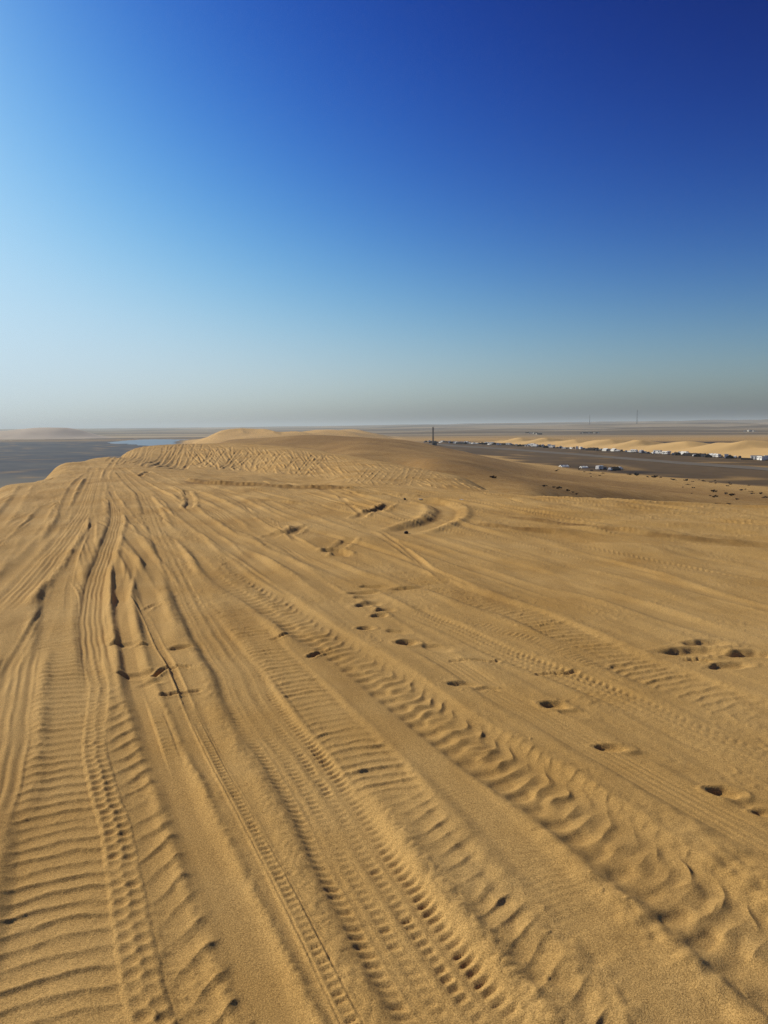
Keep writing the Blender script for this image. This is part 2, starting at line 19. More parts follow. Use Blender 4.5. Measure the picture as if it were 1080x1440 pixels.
HATCH = [(0.2, 0.0236, 0.0111, [(-12.68, 35.252), (-144.538, 436.534), (-276.406, 837.817)]), (0.21, 0.0245, 0.0157, [(-13.541, 38.135), (-155.012, 464.868), (-296.854, 891.601)]), (0.15, 0.0229, 0.0092, [(-12.167, 34.566), (-156.618, 472.674), (-301.103, 910.782)]), (0.19, 0.0311, 0.0109, [(-12.439, 35.484), (-142.21, 440.786), (-272.149, 846.088)]), (0.16, 0.0218, 0.0073, [(-11.191, 32.322), (-137.883, 430.295), (-264.353, 828.269)]), (0.14, 0.0212, 0.0118, [(-11.352, 32.91), (-17.961, 55.452), (-24.986, 77.995)]), (0.17, 0.0223, 0.0101, [(-12.037, 35.426), (-142.137, 442.84), (-272.572, 850.254)]), (0.22, 0.0258, 0.0125, [(-12.549, 37.27), (-152.56, 482.303), (-292.043, 927.335)]), (0.18, 0.0215, 0.0086, [(-11.136, 33.126), (-18.569, 57.323), (-25.542, 81.52)]), (0.23, 0.0314, 0.0089, [(-11.823, 35.834), (-145.452, 480.069), (-278.954, 924.303)]), (0.15, 0.023, 0.0119, [(-11.821, 36.011), (-18.304, 59.033), (-24.543, 82.056)]), (0.2, 0.034, 0.0092, [(-11.455, 35.31), (-17.095, 55.52), (-22.715, 75.73)]), (0.23, 0.0206, 0.0117, [(-10.396, 32.375), (-146.948, 489.83), (-283.788, 947.285)]), (0.16, 0.0311, 0.0095, [(-11.153, 35.022), (-151.076, 507.723), (-291.553, 980.423)]), (0.16, 0.0307, 0.0137, [(-11.414, 36.247), (-17.494, 57.442), (-23.056, 78.636)]), (0.18, 0.0188, 0.0075, [(-9.891, 31.59), (-149.888, 515.734), (-289.609, 999.877)]), (0.21, 0.0365, 0.0134, [(-11.942, 38.638), (-16.67, 57.809), (-21.975, 76.98)]), (0.14, 0.0373, 0.0134, [(-12.306, 39.858), (-16.736, 59.055), (-21.722, 78.251)]), (0.23, 0.0276, 0.0097, [(-9.483, 31.128), (-16.045, 56.058), (-22.891, 80.988)]), (0.18, 0.0371, 0.0148, [(-11.337, 37.948), (-15.972, 57.527), (-21.052, 77.106)]), (0.2, 0.0402, 0.0148, [(-11.206, 37.762), (-16.737, 59.045), (-21.764, 80.328)]), (0.15, 0.0295, 0.0076, [(-9.896, 33.618), (-15.831, 58.242), (-22.171, 82.866)]), (0.23, 0.0332, 0.011, [(-12.272, 42.209), (-16.921, 62.335), (-21.706, 82.46)]), (0.18, 0.0489, 0.0143, [(-12.618, 43.901), (-16.657, 61.204), (-20.888, 78.508)]), (0.18, 0.0364, 0.0122, [(-11.419, 39.924), (-15.544, 59.216), (-20.126, 78.508)]), (0.17, 0.0216, 0.0099, [(-9.537, 33.728), (-14.768, 57.358), (-20.54, 80.988)]), (0.22, 0.0474, 0.0143, [(-11.79, 41.934), (-16.815, 63.639), (-21.619, 85.345)]), (0.17, 0.0297, 0.0075, [(-9.344, 33.398), (-15.178, 57.727), (-21.096, 82.056)]), (0.14, 0.0485, 0.0171, [(-13.072, 47.413), (-124.591, 501.243), (-235.678, 955.072)]), (0.19, 0.0241, 0.0084, [(-9.715, 35.717), (-15.062, 59.224), (-20.048, 82.731)]), (0.19, 0.0467, 0.0194, [(-12.472, 46.414), (-123.364, 499.182), (-234.494, 951.95)]), (0.15, 0.0269, 0.0114, [(-9.221, 34.68), (-14.419, 57.834), (-19.885, 80.988)]), (0.19, 0.0407, 0.0124, [(-11.054, 41.934), (-14.915, 62.265), (-19.309, 82.595)]), (0.24, 0.0458, 0.0145, [(-10.635, 41.118), (-107.15, 460.558), (-204.144, 879.998)]), (0.15, 0.0394, 0.0162, [(-20.504, 79.153), (-15.404, 61.599), (-10.132, 44.045)]), (0.22, 0.0333, 0.0143, [(-19.689, 77.106), (-15.418, 60.432), (-10.462, 43.757)]), (0.22, 0.046, 0.02, [(-20.404, 81.121), (-15.181, 62.983), (-10.461, 44.845)]), (0.17, 0.0484, 0.0179, [(-18.008, 72.455), (-14.218, 59.133), (-10.575, 45.81)]), (0.22, 0.0515, 0.014, [(-17.952, 73.17), (-14.033, 59.266), (-10.001, 45.362)]), (0.19, 0.0408, 0.0167, [(-17.352, 71.864), (-13.679, 57.991), (-9.568, 44.117)]), (0.2, 0.0415, 0.0178, [(-17.174, 71.747), (-13.074, 58.259), (-9.615, 44.772)]), (0.17, 0.0374, 0.0118, [(-17.9, 75.482), (-13.021, 58.777), (-9.005, 42.071)]), (0.16, 0.0442, 0.0197, [(-17.024, 72.693), (-13.177, 58.696), (-9.101, 44.699)]), (0.21, 0.038, 0.015, [(-16.884, 72.812), (-13.453, 58.902), (-9.632, 44.993)]), (0.17, 0.0362, 0.017, [(-18.166, 79.543), (-13.605, 62.676), (-9.162, 45.81)]), (0.16, 0.0433, 0.0168, [(-17.128, 75.978), (-13.245, 59.94), (-8.849, 43.901)]), (0.21, 0.0449, 0.0181, [(-15.872, 71.395), (-12.282, 56.976), (-8.31, 42.556)]), (0.23, 0.0343, 0.0142, [(-16.651, 75.854), (-12.084, 60.608), (-8.514, 45.362)]), (0.22, 0.0302, 0.0139, [(-16.402, 75.978), (-12.333, 58.956), (-8.224, 41.934)]), (0.24, 0.0309, 0.0151, [(-16.559, 77.995), (-11.932, 60.345), (-8.146, 42.696)]), (0.15, 0.0313, 0.0165, [(-15.169, 72.693), (-11.929, 58.659), (-8.016, 44.626)]), (0.22, 0.0519, 0.0196, [(-14.746, 71.747), (-11.68, 58.077), (-8.181, 44.407)]), (0.17, 0.0378, 0.015, [(-15.44, 75.978), (-11.043, 59.232), (-7.222, 42.487)]), (0.16, 0.0362, 0.0162, [(-14.209, 70.929), (-10.496, 56.226), (-7.504, 41.524)]), (0.23, 0.0439, 0.0162, [(-14.559, 73.772), (-11.348, 57.887), (-7.365, 42.002)]), (0.24, 0.0417, 0.0122, [(-13.523, 69.891), (-10.114, 55.27), (-6.814, 40.649)]), (0.23, 0.0393, 0.014, [(-13.027, 68.756), (-9.577, 53.571), (-6.058, 38.385)]), (0.17, 0.0324, 0.0095, [(-12.688, 68.308), (-9.749, 53.409), (-6.137, 38.511)]), (0.21, 0.0321, 0.0147, [(-12.597, 68.869), (-8.914, 54.462), (-6.132, 40.055)]), (0.21, 0.0342, 0.0146, [(-12.432, 69.208), (-8.827, 52.817), (-5.578, 36.426)]), (0.15, 0.0282, 0.0122, [(-12.169, 68.532), (-8.965, 53.775), (-5.684, 39.019)]), (0.24, 0.0328, 0.0155, [(-12.412, 70.813), (-8.8, 54.226), (-5.301, 37.638)]), (0.14, 0.0385, 0.01, [(-11.496, 66.869), (-8.259, 52.131), (-5.589, 37.393)]), (0.23, 0.0295, 0.0121, [(-11.951, 70.813), (-8.91, 53.89), (-5.175, 36.967)]), (0.17, 0.0337, 0.0105, [(-11.432, 69.095), (-8.165, 52.85), (-5.108, 36.605)]), (0.18, 0.0392, 0.0142, [(-11.4, 69.777), (-8.107, 53.956), (-5.373, 38.135)]), (0.18, 0.0317, 0.0155, [(-10.441, 64.715), (-7.178, 51.3), (-4.746, 37.886)]), (0.24, 0.0343, 0.012, [(-10.683, 67.308), (-7.526, 51.63), (-4.412, 35.952)]), (0.19, 0.025, 0.0117, [(-10.376, 66.324), (-7.915, 51.797), (-4.747, 37.27)]), (0.22, 0.0299, 0.0144, [(-10.26, 67.088), (-7.431, 51.55), (-4.556, 36.011)]), (0.22, 0.0329, 0.0111, [(-9.632, 64.715), (-6.679, 50.871), (-4.533, 37.027)]), (0.22, 0.024, 0.0097, [(-9.446, 64.609), (-6.594, 50.075), (-4.082, 35.542)]), (0.17, 0.0291, 0.0125, [(-8.896, 62.63), (-6.731, 49.647), (-3.875, 36.665)]), (0.2, 0.0322, 0.0109, [(-9.044, 64.715), (-6.415, 50.6), (-4.204, 36.486)]), (0.15, 0.0218, 0.0123, [(-9.122, 66.76), (-6.07, 50.635), (-3.726, 34.51)]), (0.22, 0.0262, 0.0118, [(-8.308, 62.323), (-6.188, 48.73), (-3.733, 35.137)]), (0.18, 0.0247, 0.0081, [(-8.365, 64.821), (-5.397, 49.385), (-3.287, 33.949)]), (0.21, 0.024, 0.012, [(-8.295, 66.324), (-5.814, 50.276), (-3.405, 34.229)]), (0.21, 0.0311, 0.0097, [(-7.992, 65.033), (-5.678, 50.085), (-3.111, 35.137)]), (0.21, 0.0278, 0.0127, [(-7.676, 63.664), (-5.586, 48.918), (-2.908, 34.173)]), (0.17, 0.0238, 0.012, [(-6.948, 59.628), (-5.001, 46.296), (-2.803, 32.963)]), (0.18, 0.0246, 0.0085, [(-7.171, 63.768), (-5.037, 48.72), (-2.756, 33.673)]), (0.16, 0.0279, 0.0112, [(-6.535, 59.823), (-4.379, 45.994), (-2.437, 32.164)]), (0.24, 0.0266, 0.0111, [(-6.939, 65.14), (-4.553, 48.864), (-2.388, 32.588)]), (0.21, 0.0307, 0.0077, [(-6.391, 61.21), (-4.63, 47.168), (-2.216, 33.126)]), (0.16, 0.0279, 0.009, [(-6.458, 63.977), (-4.411, 47.68), (-2.006, 31.383)]), (0.19, 0.025, 0.0094, [(-6.022, 61.916), (-3.813, 46.219), (-2.015, 30.522)]), (0.23, 0.0285, 0.0097, [(-5.452, 58.181), (-3.451, 44.227), (-1.849, 30.273)]), (0.22, 0.0235, 0.0079, [(-5.169, 57.612), (-3.151, 43.893), (-1.612, 30.174)]), (0.16, 0.0235, 0.0072, [(-5.141, 58.852), (-3.501, 44.341), (-1.363, 29.83)]), (0.22, 0.0203, 0.0066, [(-5.336, 64.187), (-3.274, 47.455), (-1.577, 30.722)]), (0.16, 0.0208, 0.007, [(-4.755, 59.336), (-3.267, 44.656), (-1.175, 29.977)]), (0.16, 0.0278, 0.0072, [(-4.511, 58.948), (-3.079, 44.34), (-1.353, 29.733)]), (0.23, 0.0224, 0.0078, [(-4.182, 57.049), (-2.248, 43.03), (-1.11, 29.011)]), (0.22, 0.023, 0.0079, [(-4.083, 59.045), (-2.14, 44.171), (-1.103, 29.298)]), (0.14, 0.0241, 0.0071, [(-3.986, 60.414), (-2.493, 43.927), (-0.629, 27.44)]), (0.17, 0.0214, 0.0091, [(-3.509, 56.399), (-2.362, 42.423), (-0.698, 28.447)]), (0.16, 0.028, 0.0056, [(-3.335, 56.491), (-1.804, 42.307), (-0.434, 28.123)]), (0.21, 0.0193, 0.0075, [(-3.004, 54.404), (-1.855, 41.379), (-0.393, 28.354)]), (0.22, 0.0269, 0.0133, [(-3.8, 35.08), (-4.294, 44.432), (-4.474, 53.784)]), (0.19, 0.0349, 0.0194, [(-11.007, 45.437), (-12.866, 57.55), (-14.795, 69.663)]), (0.19, 0.0445, 0.0144, [(-9.063, 43.543), (-10.996, 55.371), (-12.619, 67.198)]), (0.24, 0.0376, 0.0134, [(-5.681, 37.886), (-6.788, 48.273), (-7.833, 58.659)]), (0.2, 0.0433, 0.0128, [(-11.866, 46.643), (-13.917, 56.701), (-15.549, 66.76)]), (0.17, 0.0258, 0.0109, [(-3.568, 34.737), (-3.896, 47.329), (-4.41, 59.921)]), (0.17, 0.0336, 0.0174, [(-9.152, 43.543), (-10.591, 54.235), (-12.297, 64.927)]), (0.17, 0.0469, 0.0122, [(-8.942, 43.543), (-9.767, 53.344), (-10.95, 63.145)]), (0.16, 0.0395, 0.019, [(-10.501, 44.772), (-12.181, 54.903), (-14.194, 65.033)]), (0.15, 0.0334, 0.0106, [(-6.603, 40.12), (-8.162, 50.968), (-9.173, 61.815)]), (0.22, 0.0335, 0.0104, [(-4.029, 35.426), (-4.485, 46.005), (-5.177, 56.584)]), (0.21, 0.0502, 0.0179, [(-8.928, 43.543), (-10.706, 55.481), (-12.326, 67.419)]), (0.17, 0.0355, 0.0101, [(-5.925, 38.448), (-7.078, 50.233), (-7.961, 62.018)]), (0.2, 0.0326, 0.0176, [(-8.603, 43.472), (-9.367, 52.341), (-10.652, 61.21)]), (0.15, 0.0321, 0.014, [(-4.146, 35.6), (-4.744, 46.843), (-5.342, 58.086)]), (0.23, 0.0406, 0.0124, [(-7.436, 42.14), (-8.289, 50.161), (-8.659, 58.181)]), (0.17, 0.0526, 0.0154, [(-11.097, 45.586), (-12.88, 56.173), (-14.978, 66.76)]), (0.23, 0.0401, 0.0157, [(-7.936, 42.976), (-9.234, 51.107), (-9.949, 59.238)]), (0.22, 0.0384, 0.0113, [(-6.962, 41.051), (-7.409, 49.284), (-8.645, 57.518)]), (0.2, 0.0351, 0.0097, [(-4.67, 36.307), (-5.467, 45.001), (-5.85, 53.696)]), (0.24, 0.0456, 0.0155, [(-7.099, 41.388), (-8.798, 52.788), (-9.985, 64.187)]), (0.2, 0.0464, 0.0116, [(-9.088, 43.543), (-10.305, 52.933), (-11.333, 62.323)]), (0.2, 0.0337, 0.016, [(-9.946, 44.117), (-11.981, 56.268), (-13.834, 68.419)]), (0.14, 0.0438, 0.0127, [(-9.415, 43.686), (-10.859, 54.734), (-12.53, 65.783)]), (0.2, 0.0308, 0.0123, [(-3.773, 35.022), (-4.305, 46.036), (-4.695, 57.049)]), (0.23, 0.0293, 0.0115, [(-5.181, 37.027), (-5.441, 45.274), (-6.241, 53.52)]), (0.18, 0.044, 0.0127, [(-6.892, 40.849), (-7.493, 49.995), (-8.135, 59.142)]), (0.2, 0.0491, 0.0151, [(-11.392, 45.96), (-12.57, 55.074), (-14.12, 64.187)]), (0.19, 0.0332, 0.0104, [(-6.598, 40.12), (-7.996, 51.375), (-9.31, 62.63)]), (0.18, 0.0274, 0.0095, [(-5.617, 37.762), (-6.677, 48.695), (-7.427, 59.628)]), (0.22, 0.0102, 0.0065, [(-3.046, 49.881), (-1.69, 37.316), (-0.407, 24.751)]), (0.19, 0.0098, 0.0094, [(-2.903, 49.394), (-1.95, 36.971), (-0.594, 24.549)]), (0.22, 0.0054, 0.0072, [(-3.103, 53.171), (-1.337, 38.86), (-0.403, 24.549)]), (0.19, 0.0104, 0.0093, [(-2.847, 54.671), (-1.711, 39.55), (-0.468, 24.429)]), (0.16, 0.0105, 0.009, [(-2.474, 52.136), (-0.915, 38.303), (-0.191, 24.469)]), (0.2, 0.011, 0.0064, [(-2.256, 51.626), (-1.156, 38.189), (0.222, 24.751)]), (0.23, 0.0069, 0.0085, [(-2.124, 51.038), (-0.509, 37.854), (0.266, 24.67)]), (0.17, 0.0055, 0.0084, [(-1.507, 44.626), (-0.781, 34.567), (0.188, 24.509)]), (0.21, 0.0097, 0.0091, [(-1.668, 48.751), (-0.641, 36.69), (0.391, 24.63)]), (0.2, 0.009, 0.006, [(-1.4, 47.49), (-0.454, 36.141), (0.648, 24.792)]), (0.17, 0.0053, 0.0066, [(-1.015, 45.214), (-0.047, 34.882), (0.561, 24.549)]), (0.19, 0.0065, 0.0063, [(-0.925, 46.111), (-0.134, 35.391), (0.811, 24.67)]), (0.23, 0.0095, 0.0076, [(-0.391, 47.959), (0.2, 36.234), (0.774, 24.509)]), (0.19, 0.0089, 0.0076, [(-0.348, 43.047), (0.551, 33.758), (0.798, 24.469)]), (0.16, 0.006, 0.008, [(-0.088, 43.472), (0.91, 34.132), (1.262, 24.792)]), (0.19, 0.0097, 0.0065, [(-0.018, 41.456), (0.506, 33.083), (1.252, 24.71)]), (0.23, 0.0093, 0.0063, [(0.203, 46.111), (0.886, 35.37), (1.252, 24.63)]), (0.22, 0.0077, 0.0059, [(0.17, 42.209), (0.613, 33.359), (1.236, 24.509)]), (0.17, 0.0064, 0.0058, [(0.56, 41.865), (0.882, 33.268), (1.571, 24.67)]), (0.22, 0.0085, 0.0063, [(0.726, 41.728), (0.813, 33.079), (1.358, 24.429)]), (0.18, 0.0097, 0.0071, [(0.702, 40.186), (0.984, 32.428), (1.769, 24.67)]), (0.15, 0.0096, 0.0074, [(1.214, 45.214), (1.923, 34.862), (1.654, 24.509)]), (0.17, 0.0058, 0.0073, [(1.048, 42.278), (1.541, 33.474), (2.004, 24.67)]), (0.17, 0.0094, 0.0078, [(1.045, 37.7), (1.407, 31.145), (2.002, 24.589)]), (0.2, 0.007, 0.0058, [(1.304, 38.01), (2.064, 31.199), (1.853, 24.389)]), (0.2, 0.0092, 0.0091, [(1.733, 43.757), (2.227, 34.073), (1.937, 24.389)]), (0.17, 0.0097, 0.0063, [(1.582, 37.886), (1.692, 31.137), (2.057, 24.389)]), (0.18, 0.0078, 0.0096, [(1.839, 41.456), (1.897, 32.863), (2.062, 24.269)]), (0.18, 0.0054, 0.0067, [(2.299, 42.417), (2.539, 33.383), (2.273, 24.349)]), (0.17, 0.0105, 0.007, [(2.113, 40.649), (2.503, 32.499), (2.348, 24.349)]), (0.14, 0.0093, 0.0069, [(2.466, 40.583), (2.983, 32.566), (2.649, 24.549)]), (0.15, 0.0096, 0.0072, [(2.113, 36.247), (2.411, 30.278), (2.479, 24.309)]), (0.18, 0.0052, 0.0078, [(2.504, 40.783), (2.565, 32.626), (2.727, 24.469)]), (0.16, 0.009, 0.0067, [(2.829, 40.716), (2.677, 32.653), (2.889, 24.589)]), (0.17, 0.0064, 0.0065, [(2.796, 38.828), (2.883, 31.789), (3.103, 24.751)]), (0.17, 0.0099, 0.0083, [(2.643, 36.665), (3.292, 30.587), (2.98, 24.509)]), (0.16, 0.0107, 0.0081, [(2.853, 36.188), (3.414, 30.429), (3.187, 24.67)]), (0.19, 0.0073, 0.0067, [(3.212, 38.511), (3.002, 31.331), (2.867, 24.15)]), (0.15, 0.009, 0.007, [(3.27, 37.824), (3.033, 31.027), (3.012, 24.23)]), (0.14, 0.0083, 0.0072, [(3.241, 36.605), (3.653, 30.944), (3.544, 25.283)]), (0.15, 0.011, 0.0072, [(0.239, 47.026), (0.911, 36.031), (-0.017, 25.036)]), (0.15, 0.011, 0.0076, [(0.715, 46.949), (1.278, 36.116), (0.241, 25.283)]), (0.2, 0.011, 0.0075, [(1.21, 47.646), (1.656, 36.569), (0.502, 25.491)]), (0.17, 0.011, 0.0066, [(5.524, 155.395), (3.947, 90.569), (0.77, 25.743)]), (0.2, 0.006, 0.0066, [(-1.429, 27.128), (-1.38, 31.658), (-1.332, 36.188)]), (0.2, 0.006, 0.0094, [(0.518, 27.351), (0.925, 34.642), (1.331, 41.934)]), (0.22, 0.006, 0.0081, [(-0.399, 26.644), (-0.107, 31.654), (0.185, 36.665)]), (0.17, 0.006, 0.0089, [(0.373, 27.217), (0.836, 34.782), (1.298, 42.348)]), (0.14, 0.006, 0.0061, [(1.187, 27.939), (1.831, 35.005), (2.475, 42.071)]), (0.24, 0.006, 0.0062, [(0.029, 26.951), (0.347, 34.102), (0.666, 41.253)]), (0.16, 0.006, 0.0056, [(-0.9, 26.556), (-0.827, 31.913), (-0.754, 37.27)]), (0.19, 0.006, 0.0082, [(0.139, 27.039), (0.537, 34.973), (0.936, 42.906)]), (0.22, 0.006, 0.0095, [(0.152, 27.039), (0.614, 33.811), (1.077, 40.583)]), (0.17, 0.006, 0.0085, [(-0.485, 26.6), (-0.287, 31.633), (-0.089, 36.665)]), (0.22, 0.006, 0.0062, [(0.603, 27.44), (1.162, 33.262), (1.72, 39.083)]), (0.18, 0.006, 0.0067, [(0.375, 27.217), (0.851, 34.201), (1.327, 41.185)]), (0.16, 0.006, 0.0069, [(0.771, 27.576), (3.598, 81.946), (6.426, 136.317)]), (0.15, 0.006, 0.0059, [(-0.945, 26.6), (-0.81, 33.691), (-0.675, 40.783)]), (0.19, 0.006, 0.0087, [(-1.176, 26.775), (-1.024, 33.745), (-0.871, 40.716)]), (0.23, 0.006, 0.0058, [(-0.05, 26.863), (0.171, 32.097), (0.392, 37.332)]), (0.18, 0.006, 0.0085, [(-0.719, 26.556), (-0.512, 31.731), (-0.305, 36.906)]), (0.17, 0.006, 0.0086, [(-0.725, 26.556), (-0.455, 33.273), (-0.185, 39.989)]), (0.18, 0.006, 0.0084, [(1.068, 27.848), (4.245, 72.84), (7.421, 117.832)]), (0.15, 0.006, 0.0071, [(0.38, 27.261), (0.96, 33.56), (1.541, 39.858)]), (0.14, 0.006, 0.0079, [(0.522, 27.351), (1.003, 36.357), (1.484, 45.362)]), (0.21, 0.006, 0.0073, [(1.386, 28.123), (5.404, 75.64), (9.422, 123.158)]), (0.24, 0.006, 0.0058, [(0.406, 27.261), (0.806, 32.729), (1.205, 38.197)]), (0.17, 0.006, 0.0085, [(0.659, 27.485), (3.12, 92.336), (5.582, 157.186)])]
HILL = [(-1249.0, -12.5), (-1076.4, -2.89), (-935.7, -0.82), (-842.1, -3.06), (-795.0, 1.25), (-748.0, 3.7), (-701.2, 2.89), (-673.3, -1.66), (-647.2, -9.94), (-624.1, -16.33), (-596.2, -22.76)]
HILL_Y = 1700
RIDGE = [(102.8, 1008.1, 0.52), (116.6, 953.8, 2.35), (125.4, 903.8, 5.04), (133.5, 874.8, 6.77), (141.1, 847.7, 6.25), (146.8, 827.2, 7.22), (152.7, 806.0, 7.53), (159.2, 782.9, 6.49), (168.5, 744.2, 6.41), (173.4, 721.7, 7.73), (178.0, 700.5, 7.4), (182.3, 680.5, 8.22), (186.5, 661.9, 8.14), (190.5, 644.4, 7.62), (196.6, 617.0, 7.53), (200.9, 595.8, 7.36), (203.9, 573.3, 8.23), (206.7, 552.4, 9.32), (210.0, 538.7, 9.14), (215.0, 522.9, 8.1), (218.0, 513.0, 9.53), (221.0, 503.5, 10.35), (224.2, 490.1, 10.45), (227.0, 477.0, 9.09), (229.7, 464.6, 8.44), (232.5, 449.2, 9.26), (236.5, 426.3, 8.52), (241.7, 402.2, 6.72), (247.0, 381.5, 4.3)]
LAKE = [(-404.547, 1129.058), (-430.774, 1254.112), (-443.172, 1359.651), (-434.445, 1412.748), (-410.179, 1432.452), (-365.728, 1398.475), (-308.652, 1345.855), (-266.497, 1171.035), (-254.838, 1047.44), (-252.333, 915.471), (-284.703, 924.795), (-342.581, 1029.968)]
ROAD = [(60.694, 906.462), (76.135, 820.855), (101.337, 729.893), (120.85, 653.377), (144.688, 539.7), (159.611, 454.261), (171.348, 402.718), (180.704, 361.629), (189.122, 309.397), (200.241, 251.019)]
ROAD_W = 16
CAMP = [('silver_suv', 52.5, 987.3, 79.0), ('dark_tent', 55.9, 1013.9, 81.0), ('white_suv', 58.0, 1012.7, -60.0), ('caravan', 61.0, 1018.4, -100.0), ('dark_tent', 60.3, 975.3, 76.0), ('caravan', 62.9, 980.3, -108.0), ('dark_tent', 65.8, 990.4, 71.0), ('dark_suv', 67.7, 966.1, 72.0), ('white_suv', 70.3, 957.2, -53.0), ('cabin', 75.4, 984.1, 128.0), ('dark_tent', 78.1, 977.9, -63.0), ('dark_tent', 80.0, 968.5, -65.0), ('cabin', 82.0, 957.9, 71.0), ('dark_tent', 84.1, 941.8, 62.0), ('cabin', 85.8, 928.2, 62.0), ('cabin', 86.7, 912.8, -70.0), ('dark_tent', 88.6, 905.9, -50.0), ('cabin', 91.5, 910.6, -112.0), ('dark_tent', 92.7, 899.8, -49.0), ('caravan', 98.2, 927.6, 59.0), ('caravan', 100.5, 927.8, -67.0), ('silver_suv', 103.0, 918.9, -63.0), ('white_suv', 102.9, 892.7, -52.0), ('dark_suv', 107.8, 915.4, -54.0), ('pickup', 108.2, 897.4, 136.0), ('dark_suv', 112.8, 909.2, 72.0), ('dark_tent', 113.8, 891.1, 75.0), ('dark_tent', 114.7, 871.9, 57.0), ('cabin', 117.5, 878.9, -55.0), ('white_suv', 115.5, 844.7, -57.0), ('cabin', 122.4, 872.0, -49.0), ('dark_tent', 124.4, 862.6, 67.0), ('cabin', 123.4, 833.4, 73.0), ('white_suv', 126.0, 830.9, -102.0), ('dark_tent', 129.9, 843.2, -55.0), ('dark_tent', 132.5, 841.4, -65.0), ('caravan', 134.4, 831.4, -44.0), ('white_tent', 137.7, 834.4, 83.0), ('dark_suv', 136.5, 812.3, 57.0), ('dark_suv', 140.5, 815.0, -55.0), ('dark_tent', 138.4, 783.7, 71.0), ('dark_suv', 144.2, 798.7, 82.0), ('dark_suv', 146.3, 798.4, 92.0), ('white_tent', 145.4, 780.3, 51.0), ('cabin', 148.8, 781.0, -57.0), ('truck', 151.2, 783.5, 124.0), ('truck', 147.4, 752.8, 133.0), ('dark_tent', 152.0, 763.0, -50.0), ('dark_tent', 155.3, 763.7, -43.0), ('caravan', 156.9, 760.5, -109.0), ('dark_tent', 153.1, 727.4, 72.0), ('truck', 161.2, 750.3, 64.0), ('cabin', 160.2, 733.9, 136.0), ('dark_suv', 156.7, 707.7, 65.0), ('dark_pickup', 158.5, 703.5, -103.0), ('white_tent', 162.8, 709.1, -105.0), ('silver_suv', 161.5, 688.8, 124.0), ('dark_suv', 164.3, 685.9, -53.0), ('white_suv', 166.1, 683.0, -68.0), ('dark_suv', 172.5, 699.2, 76.0), ('cabin', 169.8, 677.4, 77.0), ('caravan', 170.9, 667.9, 88.0), ('dark_suv', 172.9, 665.4, -52.0), ('dark_suv', 172.6, 652.8, 137.0), ('dark_tent', 174.6, 646.9, -54.0), ('dark_tent', 178.3, 653.9, -47.0), ('dark_suv', 175.2, 633.2, -96.0), ('dark_pickup', 182.0, 644.7, 118.0), ('white_tent', 181.4, 629.6, -61.0), ('silver_suv', 186.7, 636.8, 84.0), ('white_tent', 186.5, 623.8, -72.0), ('white_suv', 186.1, 613.2, 135.0), ('dark_suv', 189.5, 613.5, 68.0), ('silver_suv', 187.3, 595.1, 66.0), ('white_suv', 188.7, 589.5, -53.0), ('caravan', 190.6, 586.8, 131.0), ('pickup', 194.2, 591.5, 61.0), ('caravan', 191.9, 574.1, 51.0), ('silver_suv', 194.1, 572.8, -66.0), ('dark_suv', 192.4, 559.7, -112.0), ('pickup', 195.3, 557.9, -96.0), ('cabin', 200.1, 563.0, 127.0), ('pickup', 201.3, 557.2, -51.0), ('caravan', 199.0, 543.9, -62.0), ('caravan', 202.6, 548.2, 50.0), ('silver_suv', 200.9, 535.3, 68.0), ('dark_tent', 203.1, 533.9, -95.0), ('white_suv', 204.8, 533.2, 70.0), ('cabin', 206.2, 531.5, -56.0), ('truck', 205.2, 523.4, -67.0), ('dark_tent', 205.5, 518.5, -58.0), ('white_suv', 205.0, 508.7, 74.0), ('dark_tent', 206.7, 508.0, 72.0), ('dark_tent', 209.6, 509.9, -60.0), ('dark_suv', 208.6, 500.7, -48.0), ('dark_tent', 208.8, 496.0, 73.0), ('white_tent', 214.3, 502.4, -51.0), ('caravan', 212.3, 489.3, -91.0), ('dark_suv', 214.1, 488.9, 51.0), ('cabin', 213.6, 480.1, 66.0), ('dark_tent', 215.3, 479.1, 65.0), ('pickup', 218.5, 478.7, 53.0), ('dark_suv', 220.1, 476.1, -112.0), ('cabin', 221.3, 457.7, -45.0), ('cabin', 220.7, 450.1, -89.0), ('cabin', 227.0, 456.6, 71.0)]
FENCE = ((211.999, 456.887), (217.248, 449.385))
HUTS = [('a', 'd', 384, 2077, 65, 0.86), ('a', 'd', 381, 2037, 43, 0.99), ('a', 'p', 370, 1958, 70, 0.73), ('a', 'p', 380, 1990, 52, 0.97), ('a', 'd', 379, 1961, 78, 0.94), ('a', 'p', 373, 1912, 31, 0.94), ('a', 'd', 366, 1857, 25, 1.09), ('a', 'p', 353, 1773, 18, 0.9), ('a', 'd', 354, 1765, 47, 0.92), ('a', 'd', 350, 1726, 48, 1.06), ('b', 'd', 487, 1906, 16, 0.63), ('b', 'p', 497, 1933, 45, 0.65), ('b', 'd', 503, 1936, 58, 0.88), ('b', 'd', 510, 1948, 50, 0.87), ('b', 'd', 511, 1939, 83, 0.84), ('b', 'p', 501, 1884, 69, 0.72), ('b', 'd', 522, 1948, 46, 0.87), ('b', 'd', 517, 1916, 18, 0.8), ('b', 'p', 530, 1952, 73, 0.66), ('b', 'p', 522, 1907, 0, 0.84), ('b', 'd', 524, 1901, 78, 0.9), ('b', 'p', 536, 1929, 49, 0.89), ('c', 'p', 955, 2045, 52, 0.9), ('c', 'p', 964, 2036, 15, 1.3), ('c', 'p', 971, 2028, 34, 0.9)]
